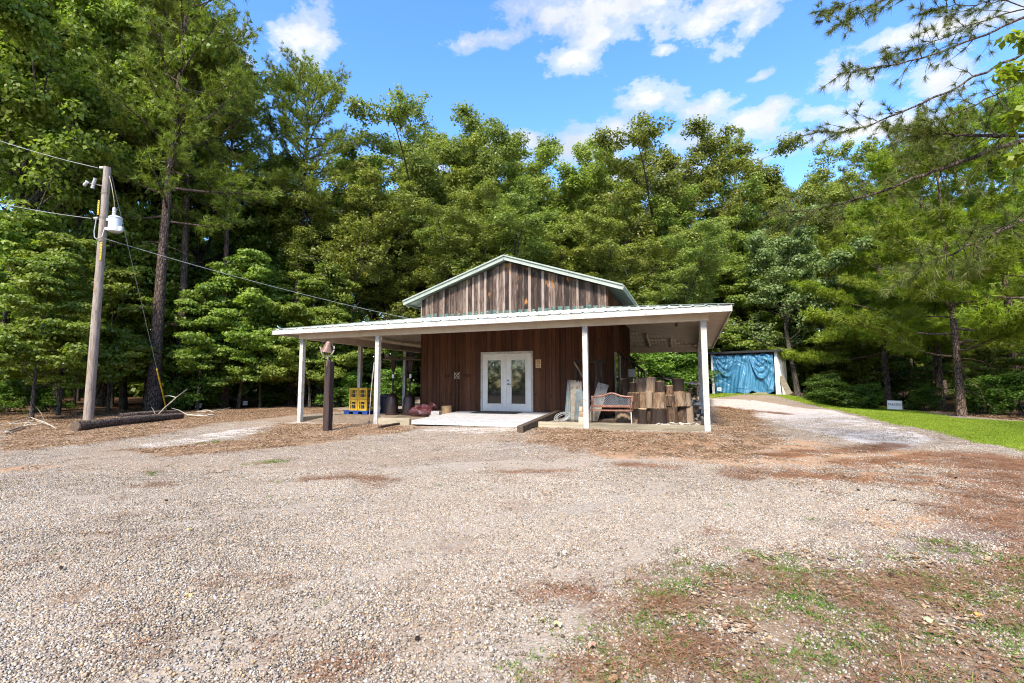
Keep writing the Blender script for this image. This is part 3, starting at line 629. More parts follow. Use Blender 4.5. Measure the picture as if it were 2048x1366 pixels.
MB().tube([tuple(Mb @ Vector((-.29, 0, .06))), tuple(Mb @ Vector((-.1, 0, .25))), tuple(Mb @ Vector((.1, 0, .25))), tuple(Mb @ Vector((.29, 0, .0)))], .022, 7).build('headstock', MAT['timber_dark'], bl_, True)
MB().lathe([(.03, -.2), (.045, -.16), (.03, -.12), (.008, -.1), (.008, .1)], 10, Mb).build('clapper', MAT['rust'], bl_, True)

# blue pallet, yellow crates
pal = thing('pallet', (.62, 2.72, FZ), 'blue plastic pallet under the yellow crates', 'pallet')
for i in (-1, 0, 1):
    for j in (-1, 0, 1): MB().box((i * .42 - .12, j * .38 - .09, 0), (i * .42 + .12, j * .38 + .09, .10)).build('foot', MAT['blue'], pal, bevel=.02)
MB().box((-.56, -.48, .101), (.56, .48, .14)).build('deck', MAT['blue'], pal)
BOTTLE = MB().lathe([(.06, .031), (.062, .2), (.055, .24), (.02, .29), (.02, .33)], 10).mesh('bottle', MAT['bottle'], True)
def crate(loc, label):
    c = thing('crate', loc, label, 'crate', 'yellow crates on the blue pallet'); w, d, h = .34, .42, .42
    for sx in (-1, 1):
        for sy in (-1, 1): MB().box((sx * w / 2 - .03, sy * d / 2 - .03, 0), (sx * w / 2 + .03, sy * d / 2 + .03, h)).build('corner_post', MAT['yellow'], c)
    for z0, z1 in ((0, .07), (h - .09, h), (.2, .225)):
        m = MB().box((-w / 2 + .031, -d / 2 - .02, z0), (w / 2 - .031, -d / 2 + .01, z1)).box((-w / 2 + .031, d / 2 - .01, z0), (w / 2 - .031, d / 2 + .02, z1))
        m.box((-w / 2 - .02, -d / 2 + .031, z0), (-w / 2 + .01, d / 2 - .031, z1)).box((w / 2 - .01, -d / 2 + .031, z0), (w / 2 + .02, d / 2 - .031, z1)); m.build('rail', MAT['yellow'], c)
    m = MB()
    for k in (-.09, .09): m.box((k - .012, -d / 2 - .017, .071), (k + .012, -d / 2 + .007, h - .091))
    m.build('bar', MAT['yellow'], c)
    cb_ = MB().box((-w / 2 + .012, -d / 2 + .012, .005), (w / 2 - .012, d / 2 - .012, .03)).build('base', MAT['navy'], c)
    for i in (-1, 1):
        for j in (-1, 0, 1): link('bottle', BOTTLE, cb_, (i * .075, j * .125, 0))
for i, (dx, dz, lab) in enumerate(((-.21, 0, 'yellow plastic crate, lower left of the stack on the blue pallet'), (.21, 0, 'yellow plastic crate, lower right of the stack on the blue pallet'), (-.21, .44, 'yellow plastic crate, upper left of the stack on the blue pallet'), (.21, .44, 'yellow plastic crate, upper right of the stack on the blue pallet'))):
    crate((.62 + dx, 2.62, FZ + .142 + dz), lab)
dc = thing('bin', (1.30, 3.3, FZ), 'dark navy plastic bin standing behind the yellow crates', 'bin')
MB().lathe([(.24, 0), (.27, .62), (.3, .64), (.3, .70), (.26, .70), (.23, .05)], 20).build('bin_body', MAT['navy'], dc, True)
MB().lathe([(.0, .76), (.2, .75), (.31, .71), (.31, .69)], 20).build('lid', MAT['navy'], dc, True)
# thin white rod leaning on the second post
a, b = on_z(738, 846, -.27), on_y(748, 725, .0)
rd = thing('rod', (a[0], a[1], a[2]), 'thin white rod leaning against the second porch post', 'rod'); MB().tube([(0, 0, 0), ((b[0] - a[0]) * .5 - .02, (b[1] - a[1]) * .5, (b[2] - a[2]) * .5), (3.1 - a[0], -.015 - a[1], b[2] - a[2])], .012, 6).build('shaft', MAT['white'], rd, True)
MB().lathe([(.02, 0), (.024, .06), (.014, .1)], 8).build('foot', MAT['rust'], rd, True)
# patio heaters
def heater(loc, label, lean):
    t = thing('patio_heater', loc, label, 'heater', 'bronze patio heaters at the left of the barn'); t.rotation_euler = (lean[0], lean[1], .3)
    hs_ = MB().lathe([(.26, 0), (.26, .05), (.22, .06), (.215, .62), (.15, .74), (.06, .80), (.05, .82)], 22).build('tank_housing', MAT['bronze'], t, True)
    MB().lathe([(.032, .82), (.032, 1.62)], 12).build('pole', MAT['bronze'], t, True)
    MB().lathe([(.033, 1.36), (.04, 1.37), (.04, 1.5), (.033, 1.51)], 12).build('valve_collar', MAT['signwhite'], t, True)
    MB().lathe([(.05, 1.62), (.075, 1.66), (.10, 1.95), (.12, 2.02), (.06, 2.04)], 18).build('burner', MAT['bronze'], t, True)
    rf_ = MB().lathe([(.41, 2.06), (.40, 2.075), (.28, 2.13), (.10, 2.17), (.0, 2.175)], 28).build('reflector', MAT['steel_dark'], t, True)
    MB().lathe([(.0, 2.13), (.1, 2.12), (.28, 2.09), (.405, 2.055)], 28).build('reflector_underside', MAT['steel_dark'], rf_, True)
    for s in (-1, 1): MB().lathe([(.05, -.02), (.05, .02)], 12, Matrix.Translation((s * .2, .22, .06)) @ Matrix.Rotation(math.pi / 2, 4, 'Y')).build('wheel', MAT['rubber'], hs_, True)
q = on_y(784, 829, 2.5); heater((q[0], 2.5, FZ), 'bronze patio heater standing nearer the yellow crates', (0, .01))
q = on_y(816, 829, 2.62); heater((q[0] + .02, 2.62, FZ), 'bronze patio heater standing close to the barn corner', (.0, .035))
# boards leaning by the left rear
for k, (x, y, z, dx, w, lab) in enumerate(((1.9, 5.6, 1.25, .25, .14, 'wide weathered plank leaning behind the patio heaters'), (2.45, 4.3, 1.5, -.1, .05, 'narrow pale board leaning between the heaters and the barn corner'))):
    t = thing('plank', (x, y, FZ), lab, 'plank'); MB().bar((0, 0, 0), (dx, .3, z), w, .022, up=(0, 1, 0)).build('board', MAT['timber_grey'], t)
# plastic bag, block and log by the wall
def blob(name, loc, r, mat, lab, cat, seed):
    rg = np.random.default_rng(seed); t = thing(name, loc, lab, cat); m = MB(); n, k = 28, 14; V = []
    for j in range(k + 1):
        ph = math.pi * j / k
        for i in range(n):
            th = 2 * math.pi * i / n; s = 1 + .13 * math.sin(3 * th + 2 * ph) + .09 * abs(math.sin(4 * th - 5 * ph)) - .08 * abs(math.sin(6 * th + 7 * ph))
            p = [r[0] * math.sin(ph) ** .7 * math.cos(th) * s, r[1] * math.sin(ph) ** .7 * math.sin(th) * s, r[2] * math.cos(ph) * (1 + .3 * math.sin(2 * th + 1) + .15 * math.sin(5 * th))]
            p[2] = max(p[2], -r[2] * .8) + r[2] * .8; V.append(p)
    Fc = [(j * n + i, j * n + (i + 1) % n, (j + 1) * n + (i + 1) % n, (j + 1) * n + i) for j in range(k) for i in range(n)]
    m.add(V, [f[::-1] for f in Fc]); return t, m.build('body', mat, t, True)
t, _ = blob('bag', (3.66, 2.0, FZ), (.44, .30, .19), MAT['maroon'], 'shiny maroon plastic bag slumped against the barn wall', 'bag', 2)
MB().lathe([(.03, 0), (.07, .05), (.16, .16), (.10, .17), (.02, .06)], 10, Matrix.Translation((.36, .0, .30)) @ Matrix.Rotation(.7, 4, 'Y')).build('tied_neck', MAT['maroon'], t, True)
t = thing('concrete_block', (4.22, 1.98, FZ), 'grey hollow concrete block beside the maroon bag', 'block')
MB().box((-.2, -.1, 0), (.2, -.065, .2)).box((-.2, .065, 0), (.2, .1, .2)).box((-.2, -.0645, 0), (-.165, .0645, .2)).box((.165, -.0645, 0), (.2, .0645, .2)).box((-.02, -.0645, 0), (.02, .0645, .2)).build('block_shell', MAT['concrete'], t, bevel=.006)
t = thing('log_round', (4.36, 2.55, FZ), 'short yellowish log round standing by the wall left of the ramp', 'log')
MB().tube([(0, 0, 0), (.01, 0, .2), (0, 0, .36)], [.19, .18, .185], 16, jit=.06, seed=3).build('trunk_piece', MAT['stumpwood'], t, True)
# cross hung on the wall
cr = thing('cross', (4.52, D - .05, .02), 'dark wooden cross with rope binding hung on the front wall', 'cross')
MB().box((-.05, -.05, .0), (.05, -.002, 1.72)).build('upright', MAT['wall'], cr, bevel=.006)
MB().box((-.55, -.075, 1.22), (.55, -.052, 1.32)).build('arm', MAT['wall'], cr, bevel=.006)
m = MB()
for s in (-1, 1): m.tube([(-.11, -.085, 1.27 - s * .12), (0, -.095, 1.27), (.11, -.085, 1.27 + s * .12)], .012, 6)
m.tube([(.1 * math.cos(a), -.09, 1.27 + .1 * math.sin(a)) for a in np.linspace(0, 6.3, 16)], .01, 5); m.build('binding', MAT['deadwood'], cr, True)
# yellowed notice
sg = thing('wall_sign', (7.635, D - .035, 1.675), 'small yellowed notice with a round emblem fixed beside the door', 'sign')
pl_ = MB().box((-.095, -.006, -.145), (.095, -.001, .145)).build('plate', MAT['signbeige'], sg)
m = MB().tube([(.055 * math.cos(a), -.009, .035 + .055 * math.sin(a)) for a in np.linspace(0, 2 * math.pi, 20)], .008, 5); m.bar((-.04, -.009, .075), (.04, -.009, -.005), .014, .004, up=(0, 1, 0))
m.build('emblem', MAT['ink'], pl_)
m = MB()
for z, w in ((.115, .06), (-.06, .07), (-.085, .055), (-.115, .07)): m.box((-w, -.0085, z - .006), (w, -.0065, z + .006))
m.build('lettering_lines', MAT['ink'], pl_)

# timber rack against the wall, sticks, tin sheets
rk = thing('timber_rack', (9.25, 2.62, FZ), 'dark timber frame standing against the front wall behind the bench', 'rack')
X0, X1, _, zt = px_box(1150, 1208, 722, 800, 2.6)
MB().box((X0 - 9.25, -.05, zt - FZ - .05), (X1 - 9.25, .05, zt - FZ + .05)).build('top_rail', MAT['timber_dark'], rk)
for xx in (X0 + .06, X1 - .26, X1 - .1): MB().box((xx - 9.25 - .045, -.045, 0), (xx - 9.25 + .045, .045, zt - FZ - .052)).build('upright', MAT['timber_dark'], rk)
MB().bar((X0 - 9.25, -.06, zt - FZ - .02), (X0 - 9.25 + .42, -.06, zt - FZ - .75), .05, .04, up=(0, 1, 0)).build('brace', MAT['timber_grey'], rk)
for k, (x, dx, h, lab) in enumerate(((8.72, -.12, 1.95, 'leftmost thin stick leaning on the wall by the tin'), (8.88, .04, 2.15, 'tall thin stick leaning on the wall above the tin'), (9.02, -.05, 1.7, 'short thin stick leaning on the wall above the tin'))):
    t = thing('stick', (x, 2.5, FZ), lab, 'stick'); MB().tube([(0, 0, 0), (dx * .5 + .02, .25, h * .5), (dx, .52, h)], [.02, .017, .012], 6, jit=.15, seed=k).build('shaft', MAT['timber_dark'], t, True)
def corrugated(t, w, h, M_, mat, seed, tear=.0):
    rg = np.random.default_rng(seed); nx_, nz_ = 40, 14; V = []
    for j in range(nz_):
        for i in range(nx_):
            u = (i / (nx_ - 1) - .5) * w; z = j / (nz_ - 1) * h
            if j == nz_ - 1: z -= tear * rg.uniform(0, 1) * (i > nx_ * .5)
            V.append(M_ @ Vector((u, .012 * math.sin(u * 2 * math.pi / .067) + .03 * math.sin(z * 2 + seed) * (u / w), z)))
    Fc = [(j * nx_ + i, j * nx_ + i + 1, (j + 1) * nx_ + i + 1, (j + 1) * nx_ + i) for j in range(nz_ - 1) for i in range(nx_ - 1)]
    o = MB().add(V, Fc).build('sheet', mat, t, True); s = o.modifiers.new('thick', 'SOLIDIFY'); s.thickness = .002; return o
for k, (x0, x1, yt, yb, yy, rot, mat, lab) in enumerate(((1132, 1146, 759, 838, 1.55, .05, 'tin', 'leftmost galvanised tin sheet leaning left of the third porch post'), (1144, 1162, 759, 838, 1.40, -.04, 'tin_pale', 'torn pale metal sheet leaning between the tin and the third porch post'), (1150, 1166, 778, 838, 1.22, .06, 'tin', 'low blue-grey tin sheet leaning nearest the third porch post'))):
    X0, X1, z0, z1 = px_box(x0, x1, yt, yb, yy); t = thing('tin_sheet', ((X0 + X1) / 2, yy, FZ), lab, 'tin sheet', 'metal sheets leaning by the third post')
    corrugated(t, max(.25, X1 - X0) * 1.25, z1 - FZ, Matrix.Rotation(-.12, 4, 'X') @ Matrix.Rotation(rot, 4, 'Y'), MAT[mat], k + 1, .1)
t = thing('board', (10.02, 1.9, FZ), 'stained pale board leaning over the bench behind the third post', 'board')
MB().bar((-.28, -.1, .0), (.05, .16, 1.12), .34, .02, up=(0, 1, 0)).build('panel', MAT['tin_pale'], t)
t = thing('wire_coil', (9.0, .95, FZ), 'loose tangle of pale wire on the porch floor by the timber', 'wire')
m = MB(); rg = np.random.default_rng(4)
for k in range(7):
    r = rg.uniform(.12, .24); c = rg.uniform(-.06, .06, 2); tl = rg.uniform(.2, .9); m.tube([(c[0] + r * math.cos(a), c[1] + r * .7 * math.sin(a), .03 + .22 * r / .2 * (1 + math.sin(a + tl)) * .5) for a in np.linspace(0, 6.2, 18)], .006, 4)
m.build('strands', MAT['wire'], t)
for k, (x, y, z, w, h, lab) in enumerate(((9.6, 1.0, 0, .16, .17, 'lowest wooden offcut stacked left of the third post'), (9.61, 1.02, .172, .14, .15, 'middle wooden offcut stacked left of the third post'), (9.59, 1.03, .325, .10, .13, 'top wooden offcut stacked left of the third post'))):
    t = thing('wood_block', (x, y, FZ + z), lab, 'wood block', 'offcuts by the third post'); MB().box((-w / 2, -.08, 0), (w / 2, .08, h)).build('block', MAT['split'], t, bevel=.01)

# garden bench
be = thing('garden_bench', (10.43, 1.12, FZ), 'red brown iron garden bench with arched lattice back', 'bench')
Wb = 1.24; hw = Wb / 2; seat = .37
def arch(u): return .74 + .10 * math.exp(-(u / .22) ** 2)
m = MB(); m.tube([(u, .22, arch(u)) for u in np.linspace(-hw + .02, hw - .02, 31)], .028, 7); m.build('top_rail', MAT['bench'], be, True)
MB().box((-hw + .02, .20, .43), (hw - .02, .24, .50)).build('lower_rail', MAT['bench'], be, bevel=.008)
for s in (-1, 1): MB().box((s * (hw - .045) - .035, .20, .501), (s * (hw - .045) + .035, .24, .745)).build('back_stile', MAT['bench'], be, bevel=.008)
m = MB(); st = .064
for k in range(-24, 25):
    for sgn in (-1, 1):
        pts = []
        for v in np.linspace(0, 1, 9):
            z = .505 + v * .31; u = k * st * 1.0 + sgn * (z - .5) * 1.0
            if abs(u) < hw - .085 and z < arch(u) - .02: pts.append((u, .22 + sgn * .004, z))
        if len(pts) > 1: m.bar(pts[0], pts[-1], .012, .010, up=(0, 1, 0))
m.build('lattice', MAT['lattice'], be)
for k in range(6): MB().box((-hw, -.27 + k * .078, seat - .025), (hw, -.21 + k * .078, seat)).build('seat_slat', MAT['bench'], be, bevel=.005)
for s in (-1, 1):
    MB().tube([(s * (hw - .03), -.24, seat - .02), (s * (hw - .02), -.25, .2), (s * (hw - .01), -.29, 0)], .018, 7).build('leg', MAT['leg'] if s > 0 else MAT['bench'], be, True)
    MB().tube([(s * (hw - .03), .22, .72), (s * (hw - .03), .22, .4), (s * (hw - .01), .28, 0)], .02, 7).build('leg', MAT['bench'], be, True)
    MB().tube([(s * (hw - .02), .2, .60), (s * (hw - .01), .0, .61), (s * (hw - .01), -.2, .60), (s * (hw - .02), -.25, .52), (s * (hw - .03), -.24, seat)], .017, 7).build('armrest', MAT['bench'], be, True)

# stacked stumps
STUMPS = [(1276, 1294, 817, 844, .95, 'b'), (1302, 1332, 816, 844, 1.0, 'b'), (1333, 1355, 812, 843, 1.25, 'b'), (1354, 1371, 812, 841, 1.55, 'b'), (1369, 1386, 812, 840, 1.85, 'b'), (1233, 1264, 819, 842, 1.75, 'b'), (1292, 1304, 817, 842, 1.5, 'b'), (1255, 1275, 817, 842, 2.05, 'b'),
          (1256, 1281, 785, 817, 1.75, 'm'), (1279, 1293, 784, 817, 1.70, 'm'), (1291, 1309, 783, 816, 1.45, 'm'), (1306, 1331, 785, 816, 1.05, 'm'), (1330, 1349, 790, 812, 1.22, 'm'), (1347, 1371, 783, 812, 1.45, 'm'), (1366, 1381, 785, 812, 1.8, 'm'),
          (1259, 1272, 765, 785, 1.70, 't'), (1270, 1293, 757, 784, 2.0, 't'), (1292, 1312, 754, 783, 1.55, 't'), (1311, 1329, 762, 785, 1.12, 't'), (1332, 1346, 771, 790, 1.25, 't'), (1345, 1366, 757, 783, 1.55, 't'), (1240, 1262, 757, 790, 2.6, 't')]
LAB = {'b': 'bottom row', 'm': 'middle row', 't': 'top row'}; cnt = {'b': 0, 'm': 0, 't': 0}; ORD = ['first', 'second', 'third', 'fourth', 'fifth', 'sixth', 'seventh', 'eighth', 'ninth', 'tenth', 'eleventh', 'twelfth', 'thirteenth', 'fourteenth', 'fifteenth', 'sixteenth', 'seventeenth', 'eighteenth', 'nineteenth', 'twentieth', 'last']
order = sorted(range(len(STUMPS)), key=lambda i: (STUMPS[i][5], STUMPS[i][0])); rank = {}
for i in order: rank[i] = cnt[STUMPS[i][5]]; cnt[STUMPS[i][5]] += 1
for i, (x0, x1, yt, yb, yy, row) in enumerate(STUMPS):
    X0, X1, z0, z1 = px_box(x0, x1, yt, yb, yy); r = (X1 - X0) / 2
    if row == 'b': z0 = FZ
    t = thing('log_stump', ((X0 + X1) / 2, yy, z0), f'cut log stump, {ORD[rank[i]]} from the left in the {LAB[row]} of the stack', 'log stump', 'log stumps stacked under the porch'); t.rotation_euler = (rb.uniform(-.03, .03), rb.uniform(-.04, .04), rb.uniform(0, 6))
    h = z1 - z0; fl_ = 1.14 if row == 'b' else 1.05; n = 26; rg = np.random.default_rng(i)
    MB().tube([(0, 0, .002), (0, 0, h * .3), (rg.uniform(-.01, .01), 0, h * .7), (0, 0, h - .012)], [r * fl_, r * 1.03, r, r * .98], n, cap=False, jit=.13, seed=i).build('bark', MAT['stumpbark'], t, True)
    MB().lathe([(r * .93, h - .03), (r * .93, h), (.0, h + .002)], n).build('cut_face', MAT['stumpwood'], t)
    MB().lathe([(0, 0), (r * .95, .002), (r * .95, .02)], n).build('cut_face', MAT['stumpwood'], t)
# boards over the stumps
a, b = on_y(1246, 758, 2.2), on_y(1345, 757, 2.2); beam_thing('plank', (a[0], 2.25, a[2] + .02), (b[0], 2.25, b[2] + .02), .3, .03, 'dark plank lying along the top of the stump stack', 'plank', MAT['timber_dark'])
a, b = on_y(1328, 757, 2.7), on_y(1394, 769, 2.7); beam_thing('bark_slab', (a[0], 2.7, a[2]), (b[0], 2.7, b[2]), .26, .035, 'pale bark slab lying on top of the firewood', 'slab', MAT['deadwood'])
# split firewood beside the last post
rg = np.random.default_rng(21); k = 0
for row in range(11):
    for cidx in range(3):
        x = 12.36 + cidx * .2 + rg.uniform(-.03, .03); z = FZ + .055 + row * .108
        if row > 8 and cidx == 0: continue
        y = 3.0 + rg.uniform(-.08, .08); L_ = rg.uniform(.36, .5); r = rg.uniform(.055, .08)
        t = thing('firewood_piece', (x, y, z), f'split firewood, {["left", "middle", "right"][cidx]} piece of the {ORD[row]} layer above the porch floor', 'firewood', 'split firewood by the right porch post')
        t.rotation_euler = (rg.uniform(-.12, .12), rg.uniform(0, 6.28), rg.uniform(-.35, .35))
        a0 = rg.uniform(.9, 1.5); sec = [(0, 0)] + [(r * 1.5 * math.cos(q), r * 1.5 * math.sin(q)) for q in np.linspace(-a0 / 2, a0 / 2, 4)]; sec = [(p[0] - r * .8, p[1]) for p in sec]
        V = [(p[0], -L_ / 2, p[1]) for p in sec] + [(p[0], L_ / 2, p[1]) for p in sec]; n = len(sec)
        MB().add(V, [tuple(range(n)), tuple(range(2 * n - 1, n - 1, -1))] + [(j, n + j, n + (j + 1) % n, (j + 1) % n) for j in range(n)]).build('wedge', MAT['split'], t); k += 1
# pale bark chips on the porch floor
rg = np.random.default_rng(8); m = MB()
for k in range(90):
    x, y = rg.uniform(11.7, 12.8), rg.uniform(.35, 1.0) + rg.uniform(0, .5); s = rg.uniform(.02, .07); a = rg.uniform(0, 6); M_ = Matrix.Translation((x, y, FZ + rg.uniform(.005, .05))) @ Matrix.Rotation(a, 4, 'Z') @ Matrix.Rotation(rg.uniform(-.4, .4), 4, 'X')
    m.add([M_ @ Vector(p) for p in ((-s, -s * .4, 0), (s, -s * .3, 0), (s * .8, s * .4, .006), (-s * .9, s * .3, .01), (0, 0, .016))], [(0, 1, 4), (1, 2, 4), (2, 3, 4), (3, 0, 4), (3, 2, 1, 0)])
tag(m.build('bark_chips', MAT['deadwood']), 'pale bark chips strewn before the stumps', 'bark chips', kind='stuff')
# dark gate leaning on the side wall
gt = thing('old_gate', (10.55, 4.2, FZ), 'old dark slatted gate leaning on the side wall above the stumps', 'gate')
MB().bar((-.25, -.5, 2.2), (.5, .6, 1.55), .09, .06).build('top_rail', MAT['timber_dark'], gt)
MB().bar((-.2, -.5, .9), (.5, .6, .85), .07, .05).build('middle_rail', MAT['timber_dark'], gt)
for k in range(9):
    f = k / 8; MB().bar((-.22 + .72 * f, -.5 + 1.1 * f, 0), (-.25 + .75 * f, -.5 + 1.1 * f, 2.17 - .65 * f), .05, .03).build('slat', MAT['timber_dark'], gt)
MB().box((.06, -.35, 1.36), (.30, -.33, 1.62)).build('label_plate', MAT['concrete'], gt)
MB().bar((.5, .5, 1.6), (.95, -.1, .9), .03, .03).build('brace', MAT['timber_grey'], gt)

# ------------------------------------------------------------------ shed with blue tarp
A = np.array([13.72, 19.15]); B = np.array([17.20, 18.15]); e = (B - A) / np.linalg.norm(B - A); nrm = np.array([-e[1], e[0]])
z0 = float(gz(*(A + B) / 2)) - .02; Ls = float(np.linalg.norm(B - A)); dep = 3.4; Hs = 2.42
sh = thing('shed', (A[0], A[1], z0), 'open white metal shed with a dark flat roof at the wood edge', 'shed', rz=math.atan2(e[1], e[0]))
for x in (0, Ls - .16): MB().box((x, 0, -.1), (x + .16, .10, Hs)).build('corner_post', MAT['white_metal'], sh)
MB().box((-.25, -.3, Hs + .001), (Ls + .2, dep + .2, Hs + .12)).build('roof', MAT['black'], sh)
for nm, a, b in (('side_wall', (Ls - .03, .11, -.1), (Ls, dep, Hs - .002)), ('side_wall', (0, .11, -.1), (.03, dep, Hs - .002)), ('rear_wall', (.031, dep - .03, -.1), (Ls - .031, dep, Hs - .002))): MB().box(a, b).build(nm, MAT['white_metal'], sh)
m = MB()
for k in range(16): m.box((Ls + .001, .15 + k * .2, -.1), (Ls + .016, .19 + k * .2, Hs - .01))
m.build('siding_ribs', MAT['white_metal'], sh)
MB().box((.2, -.02, Hs - .12), (Ls - .2, .03, Hs - .003)).build('lintel', MAT['timber_dark'], sh)
tp = thing('tarp', (A[0], A[1], z0), 'blue tarpaulin hung in heavy folds across the shed front', 'tarp', rz=math.atan2(e[1], e[0]))
NX, NZ = 150, 90; u = np.linspace(0, 1, NX)[None] * np.ones((NZ, 1)); v = np.linspace(0, 1, NZ)[:, None] * np.ones((1, NX))   # v: 0 top
gx_, wdt = .52, Ls - .34
dx = (u - gx_); th = np.arctan2(dx * wdt, v * Hs + .05); rr = np.hypot(dx * wdt, v * Hs)
fold = .22 * (1 - np.abs(np.sin(th * 4.5 + .6))) ** 1.6 * sm(.1, 1.5, rr) * np.exp(-np.abs(th) * .9) + .05 * (1 - np.abs(np.sin(th * 13 + 2.2 * rr))) * sm(.2, 1.2, rr)
rt_ = np.random.default_rng(12)
for _k in range(60):      # sharp little creases
    a_ = rt_.uniform(0, math.pi); cx_, cz_ = rt_.uniform(0, 1), rt_.uniform(0, 1); q = ((u - cx_) * wdt * math.cos(a_) + (v - cz_) * Hs * math.sin(a_)); w_ = ((u - cx_) * wdt * -math.sin(a_) + (v - cz_) * Hs * math.cos(a_)); fold = fold + rt_.uniform(-.03, .035) * np.maximum(0, 1 - np.abs(q) / .07) * np.exp(-(w_ / .32) ** 2)
for c0, w0, dp, am in ((.22, .20, .55, .15), (.22, .17, .36, .11), (.20, .12, .2, .08), (.80, .19, .62, .17), (.79, .16, .44, .13), (.78, .13, .28, .10), (.80, .09, .16, .07)):   # swags hanging between the tie points
    q = np.clip((u - c0) / w0, -1.4, 1.4); cat_ = dp * (1 - q ** 2 * .9); fold = fold + am * np.exp(-((v - cat_) / .05) ** 2) * np.exp(-(q / 1.0) ** 4)
fold += .05 * np.sin(u * 46 + 3 * np.sin(v * 3 + u * 5)) * np.exp(-v * 4) + .02 * np.sin(u * 90 + v * 9)
knot = np.exp(-((u - gx_) / .05) ** 2 - ((v - .10) / .08) ** 2) * .16
X = .27 + u * (wdt - .16) + .10 * np.sin(v * math.pi) * (u - .5) - .10 * (u < .12) * (1 - v); bottom = .06 + .05 * np.sin(u * 19) + .16 * np.exp(-((u - .64) / .05) ** 2) + .12 * sm(.86, 1, u)
Z = (Hs - .06 - .05 * np.abs(np.sin(u * 15))) * (1 - v) + bottom * v; Y = -.06 - fold - knot - .25 * v * np.exp(-((u - .5) / .25) ** 2)
Vt = np.stack([X, Y, Z], -1).reshape(-1, 3); i_ = (np.arange(NZ - 1)[:, None] * NX + np.arange(NX - 1)[None]).reshape(-1)
o = link('tarp_sheet', mesh_np('tarp_sheet', Vt, np.stack([i_, i_ + NX, i_ + NX + 1, i_ + 1], -1), MAT['tarp'], True), tp)
lb = thing('shed_sign', (A[0] + e[0] * .52 - nrm[0] * .42, A[1] + e[1] * .52 - nrm[1] * .42, z0 + .30), 'small white sign pinned low on the blue tarp', 'sign', rz=math.atan2(e[1], e[0])); MB().box((-.11, -.008, -.09), (.11, .0, .09)).build('board', MAT['signwhite'], lb); m = MB()
for z in (.03, 0., -.03): m.box((-.08, -.0105, z - .008), (.08, -.0085, z + .008))
m.build('lettering_lines', MAT['ink'], lb)
t = thing('board', (B[0] + .55, B[1] + .2, z0), 'grey board leaning against the right side of the shed', 'board', rz=math.atan2(e[1], e[0])); MB().bar((0, 0, 0), (-.42, .12, 1.05), .30, .02, up=(0, 1, 0)).build('plank', MAT['timber_grey'], t)
t = thing('scrap_boards', (A[0] + e[0] * 2.7 - nrm[0] * .35, A[1] + e[1] * 2.7 - nrm[1] * .35, z0), 'flat scrap boards lying under the lifted tarp edge', 'boards', rz=.1)
for k in range(4): MB().box((-.5 + .1 * k, -.1 + .06 * k, .0 + .03 * k), (.3 + .08 * k, .02 + .06 * k, .028 + .03 * k)).build('board', MAT['timber_grey'], t)

# ------------------------------------------------------------------ yard signs
def yard_sign(px, py, w, h, rz, label, body='PARKING'):
    p = G(px, py); t = thing('yard_sign', (p[0], p[1], p[2]), label, 'sign', 'white yard signs'); t.rotation_euler = (0, .03, rz)
    bd_ = MB().box((-w / 2, -.006, .10), (w / 2, .006, .10 + h)).build('board', MAT['signwhite'], t)
    for s in (-1, 1): MB().tube([(s * w * .3, .012, -.15), (s * w * .3, .012, .10 + h * .6)], .005, 5).build('stake', MAT['steel_dark'], t)
    text_part(body, h * .42, MAT['ink'], bd_, (0, -.0085, .10 + h * .55), (math.pi / 2, 0, 0)).scale = (.82, 1, 1)
yard_sign(1790, 823, .62, .40, YAW * -1 - .15, 'white PARKING sign on wire stakes in the grass at right')
yard_sign(396, 819, .30, .22, .45, 'small white sign at the wood edge nearer the fallen log')
yard_sign(490, 814, .26, .24, .40, 'small white sign at the wood edge nearer the barn')

# ------------------------------------------------------------------ utility pole
pb = G(176, 846); depP = (pb - CAM) @ CF; top = on_d(215, 334, depP); Hp = top[2] - pb[2]
pole = thing('utility_pole', pb, 'grey wooden utility pole with a transformer at the left', 'utility pole')
lean = ((top[0] - pb[0]) / Hp, (top[1] - pb[1]) / Hp)
def pp(f, off=(0, 0, 0)): return (lean[0] * Hp * f + off[0], lean[1] * Hp * f + off[1], Hp * f + off[2])
MB().tube([pp(-.04), pp(0), pp(.3), pp(.65), pp(1)], [.15, .145, .135, .12, .105], 16, jit=.015, seed=1).build('shaft', MAT['polewood'], pole, True)
R3 = RTH; F3 = FWH
def pc(f, r=0., fwd=0., up=0.): b = pp(f); return (b[0] + R3[0] * r - F3[0] * fwd, b[1] + R3[1] * r - F3[1] * fwd, b[2] + up)
fz = lambda py: (on_d(205, py, depP)[2] - pb[2]) / Hp
ft = fz(466); tk = pc(ft, .48, .08)
tr_ = MB().lathe([(.15, 0), (.19, .02), (.195, .06), (.19, .10), (.19, .48), (.205, .485), (.205, .51), (.13, .56), (.0, .58)], 22, Matrix.Translation(tk)).build('transformer', MAT['tank'], pole, True)
MB().lathe([(.05, .58), (.065, .62), (.045, .66), (.065, .70), (.045, .74), (.06, .78), (.05, .86), (.0, .87)], 12, Matrix.Translation((tk[0] - R3[0] * .06, tk[1] - R3[1] * .06, tk[2]))).build('bushing', MAT['porcelain'], tr_, True)
MB().lathe([(.06, 0), (.075, .04), (.075, .13), (.04, .16)], 12, Matrix.Translation(pc(ft, .72, .12, .02))).build('control_box', MAT['tank'], tr_, True)
for up_ in (.14, .46): MB().bar(pc(ft, .08, .04, up_), pc(ft, .30, .06, up_), .05, .09).build('hanger', MAT['tank'], tr_)
cu_ = pc(fz(378), -.42, .05)
